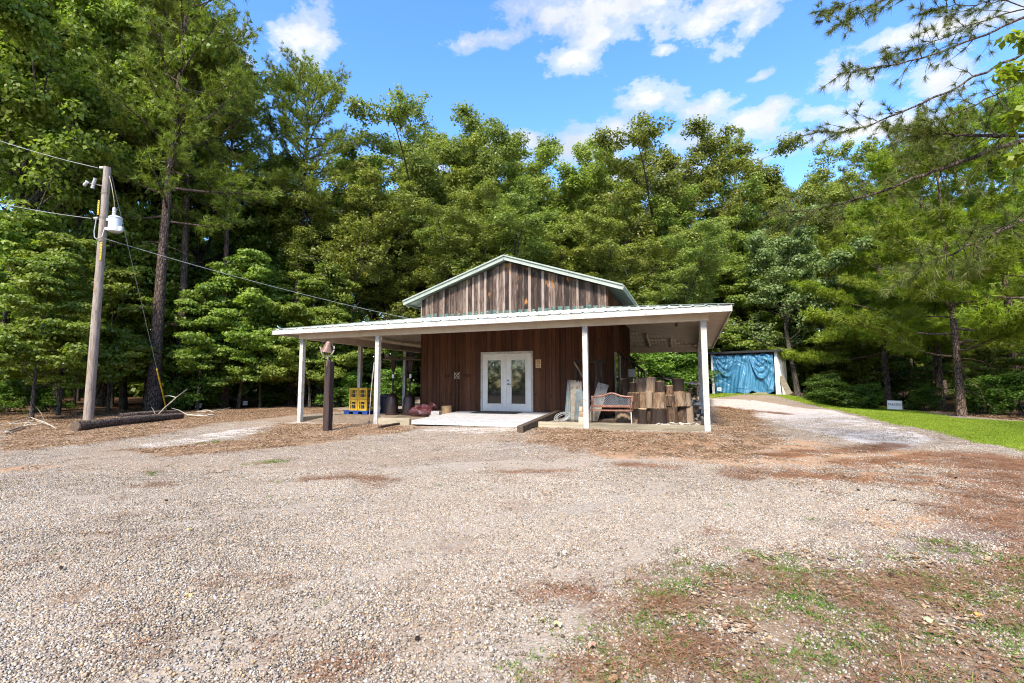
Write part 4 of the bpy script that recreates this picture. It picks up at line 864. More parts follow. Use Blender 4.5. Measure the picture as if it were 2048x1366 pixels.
fc_ = MB().lathe([(.05, 0), (.06, .03), (.04, .06), (.06, .09), (.04, .12), (.06, .15), (.045, .32), (.06, .36), (.0, .37)], 10, Matrix.Translation(cu_) @ Matrix.Rotation(.35, 4, 'Y')).build('fuse_cutout', MAT['porcelain'], pole, True)
MB().lathe([(.05, 0), (.06, .06), (.04, .12), (.06, .18), (.0, .2)], 10, Matrix.Translation(pc(fz(372), -.70, .05)) @ Matrix.Rotation(.9, 4, 'Y')).build('arrester', MAT['porcelain'], pole, True)
MB().bar(pc(fz(378), -.08, .03, .1), pc(fz(378), -.66, .05, .2), .03, .03).build('cutout_arm', MAT['steel_dark'], fc_)
def insul(px, py, r): MB().lathe([(.03, 0), (.05, .03), (.03, .06), (.05, .09), (.03, .12), (.05, .15), (.02, .2)], 10, Matrix.Translation(pc(fz(py), r, .02)) @ Matrix.Rotation(-1.45, 4, 'Y')).build('insulator', MAT['porcelain'], pole, True)
insul(205, 336, -.12); insul(190, 437, -.18)
MB().tube([pc(fz(352), .10, .02), pc(fz(370), .22, .04), pc(fz(400), .36, .06), (tk[0] - R3[0] * .06, tk[1] - R3[1] * .06, tk[2] + .84)], .011, 5).build('jumper_wire', MAT['copper'], pole, True)
MB().tube([pc(fz(440), -.16, .1), pc(fz(465), -.18, .12), pc(fz(478), -.12, .16), pc(fz(482), .0, .18), pc(fz(476), .12, .14), pc(fz(460), .14, .1)], .018, 6).build('drip_loop', MAT['wire'], pole, True)
for y0, y1, r in ((403, 432, -.10), (486, 521, .10)):
    a, b = pc(fz(y1), r, .12), pc(fz(y0), r, .12); ms_ = MB().bar(a, b, .05, .02, up=tuple(-FWH)).build('marker_strip', MAT['guard'], pole); m = MB()
    for k in range(6): f = (k + .5) / 6; c = Vector(a).lerp(Vector(b), f) + Vector(-FWH) * .0125; m.bar(c - Vector((0, 0, .018)), c + Vector((0, 0, .018)), .025, .002, up=tuple(-FWH))
    m.build('marker_figures', MAT['ink'], ms_)
for py, r in ((388, 0), (436, 0)): MB().tube([pc(fz(py), .145 * math.cos(a), .145 * math.sin(a)) for a in np.linspace(0, 6.28, 18)], .008, 5).build('band', MAT['steel_dark'], pole, True)
def wire(name, a, b, sag, rad, label, mat='wire', n=24):
    a, b = Vector(a), Vector(b); t = thing(name, a, label, 'wire'); pts = []
    for k in range(n + 1): f = k / n; p = a.lerp(b, f) - a; p.z -= sag * 4 * f * (1 - f); pts.append(p)
    MB().tube(pts, rad, 5).build('strand', MAT[mat], t, True)
W = lambda c: tuple(np.array(c) + np.array(pb))
wire('power_line', W(pc(fz(336), -.32, .02)), on_d(-120, 238, depP - .5), .12, .010, 'upper power line running left from the pole top')
wire('power_line', W(pc(fz(437), -.40, .02)), on_d(-120, 378, depP - .5), .10, .010, 'lower power line running left from beside the transformer')
wire('service_drop', W(pc(fz(478), .12, .1)), (2.85, 8.0, 3.55), .25, .008, 'service cable running from the pole down to the barn')
gb = G(334, 825); gtop = W(pc(fz(350), .12, -.05))
gy_top = gb + (np.array(gtop) - gb) * .235
wire('guy_wire', gb, gtop, 0, .008, 'guy wire slanting from the pole top to the ground')
t = thing('guy_guard', gb, 'yellow plastic guard tube on the guy wire by the log', 'guy guard'); MB().tube([(0, 0, .0), tuple(gy_top - gb)], .028, 8).build('tube', MAT['guard'], t, True)

# ------------------------------------------------------------------ logs and fallen branches
def log_thing(p, q, r0, r1, label, seed):
    p, q = np.array(p), np.array(q); t = thing('fallen_log', p, label, 'log'); pts = [p + (q - p) * f - p + np.array([0, 0, .03 * math.sin(f * 3)]) for f in np.linspace(0, 1, 9)]
    MB().tube(pts, np.linspace(r0, r1, 9), 18, jit=.05, seed=seed).build('bark', MAT['log'], t, True)
    d = (p - q) / np.linalg.norm(p - q); M_ = Matrix.Translation(tuple(d * .012)) @ Vector(tuple(d)).to_track_quat('Z', 'Y').to_matrix().to_4x4()
    MB().lathe([(r0 * .92, 0), (r0 * .85, .012), (0, .014)], 18, M_).build('cut_end', MAT['timber_dark'], t)
a, b = G(150, 862), G(362, 837); log_thing((a[0], a[1], a[2] + .13), (b[0], b[1], b[2] + .10), .15, .12, 'long thick brown log lying at the foot of the utility pole', 5)
a, b = G(240, 838), G(350, 829); log_thing((a[0], a[1], a[2] + .1), (b[0], b[1], b[2] + .1), .11, .09, 'thinner dark log lying behind the long log', 6)
def branch_thing(pts, r, label, seed, name='fallen_branch'):
    P = [np.array(G(x, y)) + np.array([0, 0, h]) for x, y, h in pts]; t = thing(name, P[0], label, 'branch'); rg = np.random.default_rng(seed)
    MB().tube([p - P[0] for p in P], np.linspace(r, r * .4, len(P)), 7, jit=.1, seed=seed).build('stem', MAT['deadwood'], t, True)
    for k in range(4):
        i = rg.integers(0, len(P) - 1); p = P[i] - P[0]; d = rg.normal(0, .35, 3); d[2] = abs(d[2]) * .6; MB().tube([p, p + d * .6, p + d * 1.1 + [0, 0, -.08]], [r * .5, r * .35, r * .15], 5).build('twig', MAT['deadwood'], t, True)
branch_thing([(10, 868, .05), (45, 858, .08), (70, 850, .15), (105, 856, .06)], .03, 'pale forked branch lying at the far left wood edge', 1)
branch_thing([(20, 856, .12), (60, 848, .22), (90, 852, .12), (112, 860, .04)], .022, 'thin bleached branch arched over the leaf litter at far left', 2)
branch_thing([(312, 836, .05), (330, 830, .35), (350, 830, .75), (372, 826, 1.1)], .03, 'pale broken branch propped behind the guy wire', 3)
branch_thing([(395, 826, .06), (425, 828, .1), (460, 824, .2)], .035, 'grey branch in the brush heap between the small signs', 4)
branch_thing([(375, 832, .05), (410, 836, .08), (440, 832, .05)], .025, 'thin twig heap below the first small sign', 5)
# ------------------------------------------------------------------ trees
def unit(v): return v / (np.linalg.norm(v, axis=-1, keepdims=True) + 1e-9)
def leaf_cards(C, per, rad, size, rg, flat=.6, aspect=.3, upb=.55):
    """many single leaves around clump centres: one folded quad each"""
    M = len(C); idx = np.repeat(np.arange(M), per); N = len(idx); d = unit(rg.normal(size=(N, 3))); r = np.asarray(rad)[idx] * rg.random(N) ** .42
    p = C[idx] + d * r[:, None] * np.array([1, 1, flat]); nrm = unit(.62 * d + np.array([0, 0, upb]) + rg.normal(0, .32, (N, 3)))
    t = unit(np.cross(nrm, rg.normal(size=(N, 3)))); t[:, 2] -= .25; t = unit(t); b = unit(np.cross(nrm, t)); s = size * rg.uniform(.65, 1.3, N)[:, None]
    V = np.stack([p - t * s * .5, p + b * s * aspect + nrm * s * .08, p + t * s * .5 - nrm * s * .05, p - b * s * aspect + nrm * s * .08], 1).reshape(-1, 3)
    ct = rg.random(M); tint = np.clip(.45 * ct[idx] + .55 * rg.random(N) ** 1.2, 0, 1)
    return V, np.arange(N * 4).reshape(-1, 4), np.repeat(tint, 4)
def needle_tufts(C, ax, nn, L, w, rg, spread=.9, tint=None):
    """needle bundles: thin triangles fanning from each twig end"""
    M = len(C); idx = np.repeat(np.arange(M), nn); N = len(idx); d = unit(ax[idx] * .75 + rg.normal(0, spread * .5, (N, 3))); l = L * rg.uniform(.7, 1.15, N)[:, None]
    b = unit(np.cross(d, rg.normal(size=(N, 3)))) * w; o = C[idx] - ax[idx] * (L * .35 * rg.random(N)[:, None])
    tip = o + d * l; tip[:, 2] -= .12 * l[:, 0]
    V = np.stack([o - b, o + b, tip], 1).reshape(-1, 3); ct = rg.random(M) if tint is None else tint
    return V, np.arange(N * 3).reshape(-1, 3), np.repeat(np.clip(.5 * ct[idx] + .5 * rg.random(N), 0, 1), 3)
def curve(p, d, L, n, bend, rg, wob=.08):
    P = [p]; d = unit(np.array(d, float))
    for k in range(n):
        d = unit(d + np.array([0, 0, bend / n]) + rg.normal(0, wob, 3)); P.append(P[-1] + d * L / n)
    return np.array(P)
def lerp_poly(P, f): q = f * (len(P) - 1); i = min(int(q), len(P) - 2); return P[i] + (P[i + 1] - P[i]) * (q - i), unit(P[i + 1] - P[i])
class Skel:
    def __init__(s): s.V = []; s.F = []; s.n = 0
    def add(s, P, r, n):
        v, f = tube_np(P, r, n, .06, 1); s.V.append(v); s.F.append(f + s.n); s.n += len(v)
    def mesh(s, name, mat): return mesh_np(name, np.vstack(s.V), np.vstack(s.F), mat, True)
def broadleaf(name, seed, H, R, base, leaves, lsize, leaf_mat, bark_mat=None, nl=10, flat=.5, crad=(.45, .85), r0=None, aspect=.3, sec=6, droop=0., stems=1, leaders=6, layered=False):
    """trunk that breaks into several leaders, side limbs on trunk and leaders, twigs, and leaf clumps at the twigs"""
    rg = np.random.default_rng(seed); sk = Skel(); cl = []; cw = []
    r0 = r0 or .011 * H + .05
    def limb(p, d, L, rl, bend, wgt=1.):
        P = curve(p, d, L, 6, bend, rg, .10); sk.add(P, np.linspace(rl, .008, 7), 6)
        for j in range(sec):
            g = min(.999, .22 + .78 * (j + rg.random()) / sec); q, dd = lerp_poly(P, g); side = unit(np.cross(dd, [0, 0, 1]) + rg.normal(0, .3, 3)) * (1 if j % 2 else -1)
            d2 = unit(dd * .65 + side * rg.uniform(.5, 1.) + np.array([0, 0, rg.uniform(-.2, .45) * (.3 if layered else 1)])); L2 = L * rg.uniform(.25, .48) * (1.25 - .55 * g); Q = curve(q, d2, L2, 3, .1 - droop, rg)
            sk.add(Q, np.linspace(max(.007, rl * .35), .005, 4), 4)
            for h in (.4, .75, 1.0): cl.append(lerp_poly(Q, min(h, .999))[0] + rg.normal(0, .12, 3)); cw.append(wgt)
        return P
    for st in range(stems):
        lean = rg.normal(0, .03, 2) if stems == 1 else rg.normal(0, .22, 2); top = .50 if leaders else .93
        T = np.array([[lean[0] * f * H + .010 * H * math.sin(f * 5 + seed + st), lean[1] * f * H + .010 * H * math.cos(f * 4 + seed), f * H * top - .25 * (f == 0)] for f in np.linspace(0, 1, 10)])
        rt = r0 * (1 - np.linspace(0, 1, 10) * (.45 if leaders else .93)) * (1 + .25 * np.exp(-np.linspace(0, 1, 10) * 26)); sk.add(T, rt, 10)
        for i in range(nl):                              # limbs straight off the trunk
            f = min(.999, base / top + (1 - base / top) * (i + rg.random()) / nl); p, _ = lerp_poly(T, f); az = i * 2.399 + rg.uniform(-.5, .5); t = f if not leaders else f * .5
            el = math.radians(8 + 40 * t + rg.uniform(-12, 14) - droop * 25); L = R * (.95 - (.55 * f if not leaders else -.1 * f)) * rg.uniform(.7, 1.1)
            limb(p, (math.cos(az) * math.cos(el), math.sin(az) * math.cos(el), math.sin(el)), L, max(.012, r0 * .36 * (L / R)), .2 - droop)
        for i in range(leaders):                         # leaders make the domed, lumpy head
            p, _ = lerp_poly(T, rg.uniform(.72, .999) if i else .999); az = i * 6.283 / max(1, leaders - 1) + rg.uniform(-.4, .4); el = math.radians(rg.uniform(48, 66) if i else 84)
            L = (H - p[2]) * (.97 if not i else rg.uniform(.78, .95)); P = curve(p, (math.cos(az) * math.cos(el), math.sin(az) * math.cos(el), math.sin(el)), L, 7, .25, rg, .09); sk.add(P, np.linspace(r0 * .45, .012, 8), 7)
            for j in range(11):
                g = min(.999, .14 + .86 * (j + rg.random()) / 11); q, dd = lerp_poly(P, g); a2 = j * 2.399 + i + rg.uniform(-.4, .4); out = np.array([math.cos(a2), math.sin(a2), 0]); away = unit(np.array([q[0] - T[-1][0], q[1] - T[-1][1], 0.]) + 1e-3)
                d = unit(out * .8 + away * .55 + np.array([0, 0, rg.uniform(.05, .6)])); limb(q, d, R * rg.uniform(.30, .52) * (1.15 - .45 * g), max(.01, r0 * .2 * (1 - g)), .15 - droop)
    C = np.array(cl); rad = rg.uniform(*crad, len(C)); keep = rg.random(len(C)) > .10; C, rad = C[keep], rad[keep]
    per = np.maximum(5, (leaves / len(C) * (rad / rad.mean()) ** 2 * rg.uniform(.4, 1.6, len(C))).astype(int))
    V, Fq, tint = leaf_cards(C, per, rad, lsize, rg, flat, aspect)
    zm = np.percentile(V[:, 2], 99.7)
    return dict(name=name, H=zm, trunk=sk.mesh(name + '_trunk', bark_mat or MAT['bark_oak']), crown=mesh_np(name + '_crown', V, Fq, leaf_mat, False, {'tint': ('POINT', tint)}))
def pine(name, seed, H, R, base, leaf_mat, bark_mat, nb=34, prof=None, nl=.26, nn=16, w=.011, sec=6, r0=None, droop=.0, dead=6, tuft_step=.33, spread=.95, el0=0, el1=50, sub=.34, lift=1.):
    rg = np.random.default_rng(seed); sk = Skel(); C = []; A = []; r0 = r0 or .0085 * H + .06
    T = np.array([[.010 * H * math.sin(f * 3.1 + seed), .010 * H * math.sin(f * 2.3 + seed * 2), f * H * .97 - .25 * (f == 0)] for f in np.linspace(0, 1, 12)])
    sk.add(T, r0 * (1 - np.linspace(0, 1, 12) * .9) * (1 + .3 * np.exp(-np.linspace(0, 1, 12) * 30)), 11)
    prof = prof or (lambda t: (math.sin(math.pi * min(1., .22 + .78 * t)) ** .6))
    for i in range(dead):
        p, _ = lerp_poly(T, base * rg.uniform(.45, 1)); az = rg.uniform(0, 6.28); P = curve(p, (math.cos(az), math.sin(az), -.1), R * rg.uniform(.2, .5), 3, -.3, rg, .15); sk.add(P, [.018, .012, .008, .004], 4)
    for i in range(nb):
        f = base + (1 - base) * (i + rg.uniform(-.3, .3)) / nb; f = min(max(f, base), .985); t = (f - base) / (1 - base); p, _ = lerp_poly(T, f)
        az = i * 2.399 + rg.uniform(-.4, .4); el = math.radians(el0 + (el1 - el0) * t + rg.uniform(-10, 10)); L = R * prof(t) * rg.uniform(.7, 1.2)
        P = curve(p, (math.cos(az) * math.cos(el), math.sin(az) * math.cos(el), math.sin(el)), L, 6, .35 - droop, rg, .09); rl = max(.014, r0 * .36 * (1 - t * .7) * (L / R)); sk.add(P, np.linspace(rl, .007, 7), 6)
        ns = max(3, int(sec * (.5 + L / R)))
        for j in range(ns):
            g = min(.999, .3 + .7 * (j + rg.random()) / ns); q, dd = lerp_poly(P, g); side = unit(np.cross(dd, [0, 0, 1])) * (1 if j % 2 else -1)
            d2 = unit(dd * .8 + side * rg.uniform(.5, 1.) + np.array([0, 0, rg.uniform(-.1, .35) * lift])); L2 = max(.3, L * sub * rg.uniform(.6, 1.2) * (1.3 - .8 * g)); Q = curve(q, d2, L2, 3, .4 - droop, rg, .1); sk.add(Q, np.linspace(.012, .005, 4), 3)
            m = max(2, int(L2 / tuft_step) + 1)
            for h in range(m):
                c, a = lerp_poly(Q, min(.999, (h + 1) / m)); C.append(c + rg.normal(0, .05, 3)); A.append(unit(a + np.array([0, 0, .25])))
                C.append(c + rg.normal(0, .13, 3) * np.array([1, 1, lift])); A.append(unit(a + rg.normal(0, .5, 3)))
        c, a = lerp_poly(P, .999); C.append(c); A.append(a)
    C, A = np.array(C), np.array(A); V, Fq, tint = needle_tufts(C, A, nn, nl, w, rg, spread)
    return dict(name=name, H=H, trunk=sk.mesh(name + '_trunk', bark_mat), crown=mesh_np(name + '_crown', V, Fq, leaf_mat, False, {'tint': ('POINT', tint)}))
PR = {}
for i in range(4): PR[f'oak{i}'] = broadleaf('oak', 100 + i, 19, 5.4 + .4 * (i % 2), .24, 66000, .19, MAT['leaf_oak'], nl=9, crad=(.28, .66), aspect=.25, flat=.62, leaders=7, sec=7)
for i in range(3): PR[f'gum{i}'] = broadleaf('sweetgum', 200 + i, 19, 4.8, .22, 56000, .175, MAT['leaf_gum'], r0=.19, nl=11, crad=(.38, .78), aspect=.42, flat=.5, leaders=5, sec=7)
for i in range(2): PR[f'under{i}'] = broadleaf('maple', 300 + i, 8, 3.2, .17, 21000, .145, MAT['leaf_gum'], nl=17, crad=(.35, .65), aspect=.42, flat=.28, sec=6, droop=.25, r0=.09, leaders=0, layered=True)
PR['poplar'] = broadleaf('poplar', 330, 14, 3.6, .2, 24000, .17, MAT['leaf_pale'], nl=8, crad=(.4, .7), aspect=.4, flat=.5, leaders=4)
for i in range(2): PR[f'shrub{i}'] = broadleaf('shrub', 360 + i, 2.4, 1.5, .05, 9000, .12, MAT['leaf_shrub'], nl=8, crad=(.25, .42), aspect=.3, sec=4, r0=.03, stems=3, flat=.5, leaders=0)
tallp = lambda t: (.55 + .45 * math.sin(math.pi * (.1 + .75 * t))) * (1 - t ** 3 * .5)
roundp = lambda t: math.sqrt(max(.08, 1 - ((t - .42) / .60) ** 2))
for i in range(3): PR[f'pine{i}'] = pine('pine', 400 + i, 22, (4.2, 3.9, 4.0)[i], (.38, .56, .54)[i], MAT['leaf_pine'], MAT['bark_pine'], nb=(46, 52, 36)[i], prof=(tallp, roundp, tallp)[i], nn=20, w=.0145, sec=(8, 9, 8)[i], nl=.32)
ypp = lambda t: (1 - t) ** .55 * .95 + .12
for i in range(2): PR[f'young{i}'] = pine('young_pine', 500 + i, 11, 4.0, (.24, .20)[i], MAT['leaf_young'], MAT['bark_red'], nb=30, prof=ypp, nl=.28, nn=24, w=.012, sec=14, r0=.15, droop=.12, dead=9, tuft_step=.24, el0=-5, el1=50, sub=.34, lift=.3)
def place(kind, px, dep, top_y, label, name, cat='tree', group=None, rz=None, wide=1., base_px=None, Hm=None):
    x = px; P = CAM + FWH * dep + RTH * ((x - 1024) / F_PX * dep * math.cos(TILT))
    z = float(gz(P[0], P[1])); d = ray(px, top_y if top_y is not None else 400); hz_ = (d @ FWH); zt = CAM[2] + d[2] / hz_ * dep
    pr = PR[kind]; Ht = Hm if Hm else zt - z; s = Ht / pr['H']
    t = thing(name, (P[0], P[1], z - .03), label, cat, group, rz if rz is not None else random.uniform(0, 6.28), (s * wide, s * wide, s))
    link('trunk', pr['trunk'], t); link('crown' if cat == 'tree' else 'foliage', pr['crown'], t); return t
# front row, one by one
LEFT = 'trees of the left wood edge'; MID = 'oaks behind the barn'; RIGHT = 'young pines of the right wood edge'
place('pine0', 320, 23.7, -150, 'tall twin-looking pine with bare lower trunk right of the utility pole', 'pine_tree', group=LEFT, rz=1.0)
place('pine1', 345, 25.5, 20, 'second tall pine close behind the twin pine at left', 'pine_tree', group=LEFT, rz=3.0)
place('gum0', 120, 24.0, -100, 'tall sweetgum between the far left edge and the utility pole', 'sweetgum_tree', group=LEFT, wide=.62)
place('gum1', -40, 21.5, -220, 'leafy sweetgum at the far left edge of the photo', 'sweetgum_tree', group=LEFT, wide=.8)
place('gum2', 258, 26.0, -20, 'broad sweetgum with a thick brown trunk behind the utility pole', 'sweetgum_tree', group=LEFT, wide=.7)
place('oak1', 200, 29.0, -120, 'olive-topped oak rising behind the utility pole', 'oak_tree', group=LEFT)
place('gum1', -190, 25.0, -200, 'sweetgum cut by the left edge of the photo', 'sweetgum_tree', group=LEFT, rz=2.)
place('oak3', 60, 31.0, -100, 'oak rising behind the far left sweetgum', 'oak_tree', group=LEFT)
place('under0', 70, 18.6, 500, 'low maple with layered leaves at the far left wood edge', 'maple_sapling', group='maples under the tall trees')
place('under1', 120, 20.5, 480, 'low maple spreading behind the utility pole', 'maple_sapling', group='maples under the tall trees')
place('under0', 215, 23.5, 520, 'low maple hanging behind the long fallen log', 'maple_sapling', group='maples under the tall trees', rz=4.)
place('under1', -20, 21.0, 420, 'tall maple sapling at the left photo edge', 'maple_sapling', group='maples under the tall trees', rz=2.)
place('under0', 400, 25.0, 560, 'low maple above the first small white sign', 'maple_sapling', group='maples under the tall trees', rz=1.)
place('under1', 520, 27.0, 560, 'low maple above the second small white sign', 'maple_sapling', group='maples under the tall trees', rz=5.)
place('under0', 640, 27.5, 600, 'low maple behind the bell post', 'maple_sapling', group='maples under the tall trees', rz=3.)
place('pine2', 448, 27.0, 150, 'slim pine with a dark trunk above the small white signs', 'pine_tree', group=LEFT)
place('pine1', 588, 30.0, 138, 'rounded tall pine left of the barn with a bare straight trunk', 'pine_tree', group=LEFT, rz=.7, wide=.92)
place('gum0', 400, 31.0, 200, 'sweetgum between the twin pine and the slim pine', 'sweetgum_tree', group=LEFT, rz=5)
place('oak0', 690, 31.0, 330, 'light green oak over the left end of the porch roof', 'oak_tree', group=MID, wide=1.1)
place('oak1', 812, 37.0, 172, 'tallest oak left of the barn gable', 'oak_tree', group=MID, wide=.95)
place('oak2', 770, 33.0, 420, 'lower oak in front of the tallest one, left of the barn gable', 'oak_tree', group=MID, wide=1.25)
place('oak2', 985, 36.0, 262, 'oak standing right above the barn ridge', 'oak_tree', group=MID, rz=1.5, wide=.95)
place('oak3', 905, 33.0, 400, 'low oak between the barn ridge and the tallest oak', 'oak_tree', group=MID, wide=1.2)
place('gum2', 1105, 36.0, 345, 'darker sweetgum just right of the barn ridge', 'sweetgum_tree', group=MID, wide=1.1)
place('oak1', 1290, 35.0, 222, 'airy broad-topped oak above the right end of the porch roof', 'oak_tree', group=MID, rz=2.4, wide=1.05)
place('oak0', 1215, 31.0, 420, 'bushy oak above the right slope of the barn roof', 'oak_tree', group=MID, rz=4.1, wide=1.25)
place('oak2', 1410, 33.0, 370, 'full oak behind the right porch corner', 'oak_tree', group=MID, rz=.4, wide=1.2)
place('pine0', 1490, 44.0, 280, 'round-headed dark pine rising above the oaks right of the barn', 'pine_tree', group=MID, wide=.9)
place('oak3', 1640, 37.0, 305, 'pale oak above the blue tarp shed', 'oak_tree', group=MID, wide=.95)
place('oak0', 1545, 36.0, 360, 'oak between the dark pine and the pale oak', 'oak_tree', group=MID, rz=2.9)
place('poplar', 1590, 28.5, 430, 'silvery poplar with pale leaves behind the blue tarp shed', 'poplar_tree', group=MID)
place('oak1', 1730, 36.0, 360, 'oak behind the young pine at right', 'oak_tree', group=MID, rz=3.9)
place('pine2', 1800, 38.0, 285, 'dark pine head showing beyond the overhanging boughs', 'pine_tree', group=MID, rz=2)
place('young0', 1780, 26.0, 395, 'young pine with a slim reddish trunk behind the PARKING sign', 'young_pine', group=RIGHT, rz=.5)
place('young1', 1912, 18.8, 250, 'young pine with the thick grey trunk at the right of the photo', 'young_pine', group=RIGHT, rz=2.2, wide=.9)
place('young0', 1870, 25.5, 300, 'young pine with a thin trunk between the two nearer young pines', 'young_pine', group=RIGHT, rz=4.)
place('young1', 2110, 17.5, 200, 'young pine at the right photo edge whose boughs reach into view', 'young_pine', group=RIGHT, rz=1.)
place('young0', 2020, 23.0, 220, 'young pine filling the far right background', 'young_pine', group=RIGHT, rz=3.)
place('young1', 1690, 31.0, 470, 'small young pine right of the blue tarp shed', 'young_pine', group=RIGHT, rz=5.)
place('under1', 1680, 29.5, 640, 'low leafy maple beside the blue tarp shed', 'maple_sapling', group='maples under the tall trees', rz=.3)
place('under0', 1980, 22.5, 640, 'low leafy maple at the far right under the pines', 'maple_sapling', group='maples under the tall trees', rz=1.3)
place('under0', 1330, 32.0, 650, 'leafy maple seen beyond the right porch', 'maple_sapling', group='maples under the tall trees', rz=2.3)
place('under1', 760, 30.0, 640, 'leafy maple seen between the left porch posts', 'maple_sapling', group='maples under the tall trees', rz=2.9)
place('gum0', 640, 34.0, 300, 'deep green sweetgum between the rounded pine and the oaks', 'sweetgum_tree', group=MID, rz=2.)
place('oak3', 1030, 31.5, 395, 'low bushy oak directly behind the barn ridge', 'oak_tree', group=MID, rz=5., wide=1.25)
place('oak2', 1150, 38.0, 300, 'oak between the barn ridge and the airy broad-topped oak', 'oak_tree', group=MID, rz=3.3, wide=1.1)
place('oak1', 1345, 30.0, 470, 'low oak whose branches hang over the right porch', 'oak_tree', group=MID, rz=.9, wide=1.3)
place('oak0', 880, 38.0, 300, 'oak filling the gap right of the tallest oak', 'oak_tree', group=MID, rz=1.9)
place('gum1', 1480, 38.0, 420, 'sweetgum hanging over the left end of the tarp shed', 'sweetgum_tree', group=MID, rz=.2, wide=1.2)
SH = [(1640, 26.5, 1.6, 1.3, 'dark rounded shrub nearest the blue tarp shed'), (1672, 24.6, 1.45, 1.6, 'low spreading shrub between shed and PARKING sign'), (1720, 25.0, 1.3, 1.5, 'low shrub left of the PARKING sign'), (1845, 23.5, 1.2, 1.3, 'shrub in the shade between the two young pines'), (1965, 20.5, 1.5, 1.5, 'dark shrub right of the thick pine trunk'), (2040, 19.0, 1.7, 1.5, 'dark shrub at the right photo edge'),
      (1320, 28.0, 3.0, 1.6, 'large bright shrub seen through the right porch'), (1375, 29.5, 2.6, 1.6, 'second shrub seen through the right porch beside the far post'), (390, 26.0, 2.2, 1.2, 'leafy shrub behind the first small sign'), (440, 28.0, 1.4, 1.3, 'shrub between the two small signs'), (550, 29, 1.6, 1.3, 'shrub right of the second small sign'), (382, 25.5, 3.0, 1.0, 'tall vine-like shrub right of the guy wire'),
      (100, 24.0, 1.5, 1.4, 'dim shrub behind the bleached branches at far left'), (20, 23.5, 1.6, 1.4, 'dim shrub at the far left photo edge'), (680, 27.0, 2.0, 1.4, 'shrub behind the bell post and crates'), (790, 28.0, 2.2, 1.3, 'shrub behind the patio heaters'), (1800, 30.0, 2.2, 1.6, 'shrub deep in shade behind the PARKING sign'), (1500, 33.0, 2.6, 1.6, 'shrub in shade behind the blue tarp shed')]
for i, (px, d, h, w, lab) in enumerate(SH): place(f'shrub{i % 2}', px, d, None, lab, 'shrub', 'shrub', 'shrubs along the wood edge', Hm=h, wide=w)
# rows behind, filling the wood
rg = np.random.default_rng(77); fill = []
for row, (dep, n, hmin, hmax) in enumerate(((40, 17, 14, 17.5), (49, 16, 17, 20))):
    for k in range(n):
        px = -250 + (2550) * (k + rg.uniform(.2, .8)) / n; d = dep + rg.uniform(-3, 3); fill.append((px, d, rg.uniform(hmin, hmax), row))
for row in (0, 1):
    L_ = sorted([f for f in fill if f[3] == row])
    for k, (px, d, h, r_) in enumerate(L_):
        kd = rg.choice(['oak0', 'oak1', 'oak2', 'oak3', 'gum0', 'gum1', 'pine2']); nm = 'pine_tree' if kd[0] == 'p' else 'oak_tree' if kd[0] == 'o' else 'sweetgum_tree'
        place(kd, px, d, None, f'{nm.split("_")[0]} deep in the wood, {ORD[min(k, 20)]} from the left in the {["first", "second"][row]} row behind', nm, group='trees deep in the wood', Hm=h, rz=rg.uniform(0, 6))
# young trunks in the shade
for k in range(22):
    px = [40, 95, 150, 225, 290, 360, 420, 480, 530, 620, 660, 1440, 1480, 1515, 1560, 1610, 1700, 1745, 1830, 1865, 1940, 2010][k]; d = rg.uniform(25, 31) + (4 if px > 1400 else 0)
    place('under1' if k % 2 else 'under0', px, d, None, f'slender shaded sapling, {ORD[min(k, 20)]}{" of all" if k > 20 else ""} from the left among those inside the wood', 'sapling', group='saplings inside the wood', Hm=rg.uniform(5, 9), rz=rg.uniform(0, 6))
# far wood as one mass
rg = np.random.default_rng(5); C = []
for k in range(3200):
    px = rg.uniform(-500, 2550); d = rg.uniform(55, 70); P = CAM + FWH * d + RTH * ((px - 1024) / F_PX * d); C.append((P[0], P[1], .3 + rg.uniform(0, 1) ** 1.5 * 17))
for k in range(2600):
    px = rg.uniform(-500, 2550); d = rg.uniform(47, 54); P = CAM + FWH * d + RTH * ((px - 1024) / F_PX * d); C.append((P[0], P[1], .2 + rg.uniform(0, 1) * 5.5))
for k in range(2200):      # the wood goes on around the yard
    az = rg.uniform(1.1, 2 * math.pi - 1.1) + YAW; d = rg.uniform(42, 60); P = CAM + np.array([math.sin(az), math.cos(az), 0]) * d; C.append((P[0], P[1], -.3 + rg.uniform(0, 1) ** 1.3 * 15))
C = np.array(C); V, Fq, tint = leaf_cards(C, np.full(len(C), 26), rg.uniform(1.2, 2.2, len(C)), .6, rg, .7, .4)
tag(link('far_wood', mesh_np('far_wood', V, Fq, MAT['leaf_gum'], False, {'tint': ('POINT', tint)})), 'far wood closing off the view behind the trees', 'wood', kind='stuff')
# trees across the yard, behind the photographer, mirrored in the door glass
for k in range(7):
    az = math.pi + YAW + (-.75 + .25 * k); P = CAM + np.array([math.sin(az), math.cos(az), 0]) * (34 + 3 * (k % 3)); kd = ['oak0', 'gum0', 'pine2', 'oak2', 'gum1', 'oak3', 'pine1'][k]; pr = PR[kd]; s = 15 / pr['H']
    t = thing('oak_tree' if kd[0] == 'o' else 'pine_tree' if kd[0] == 'p' else 'sweetgum_tree', (P[0], P[1], -.7), f'tree across the yard mirrored in the door glass, {ORD[k]} from the left', 'tree', 'trees across the yard', k, (s, s, s)); link('trunk', pr['trunk'], t); link('crown', pr['crown'], t)
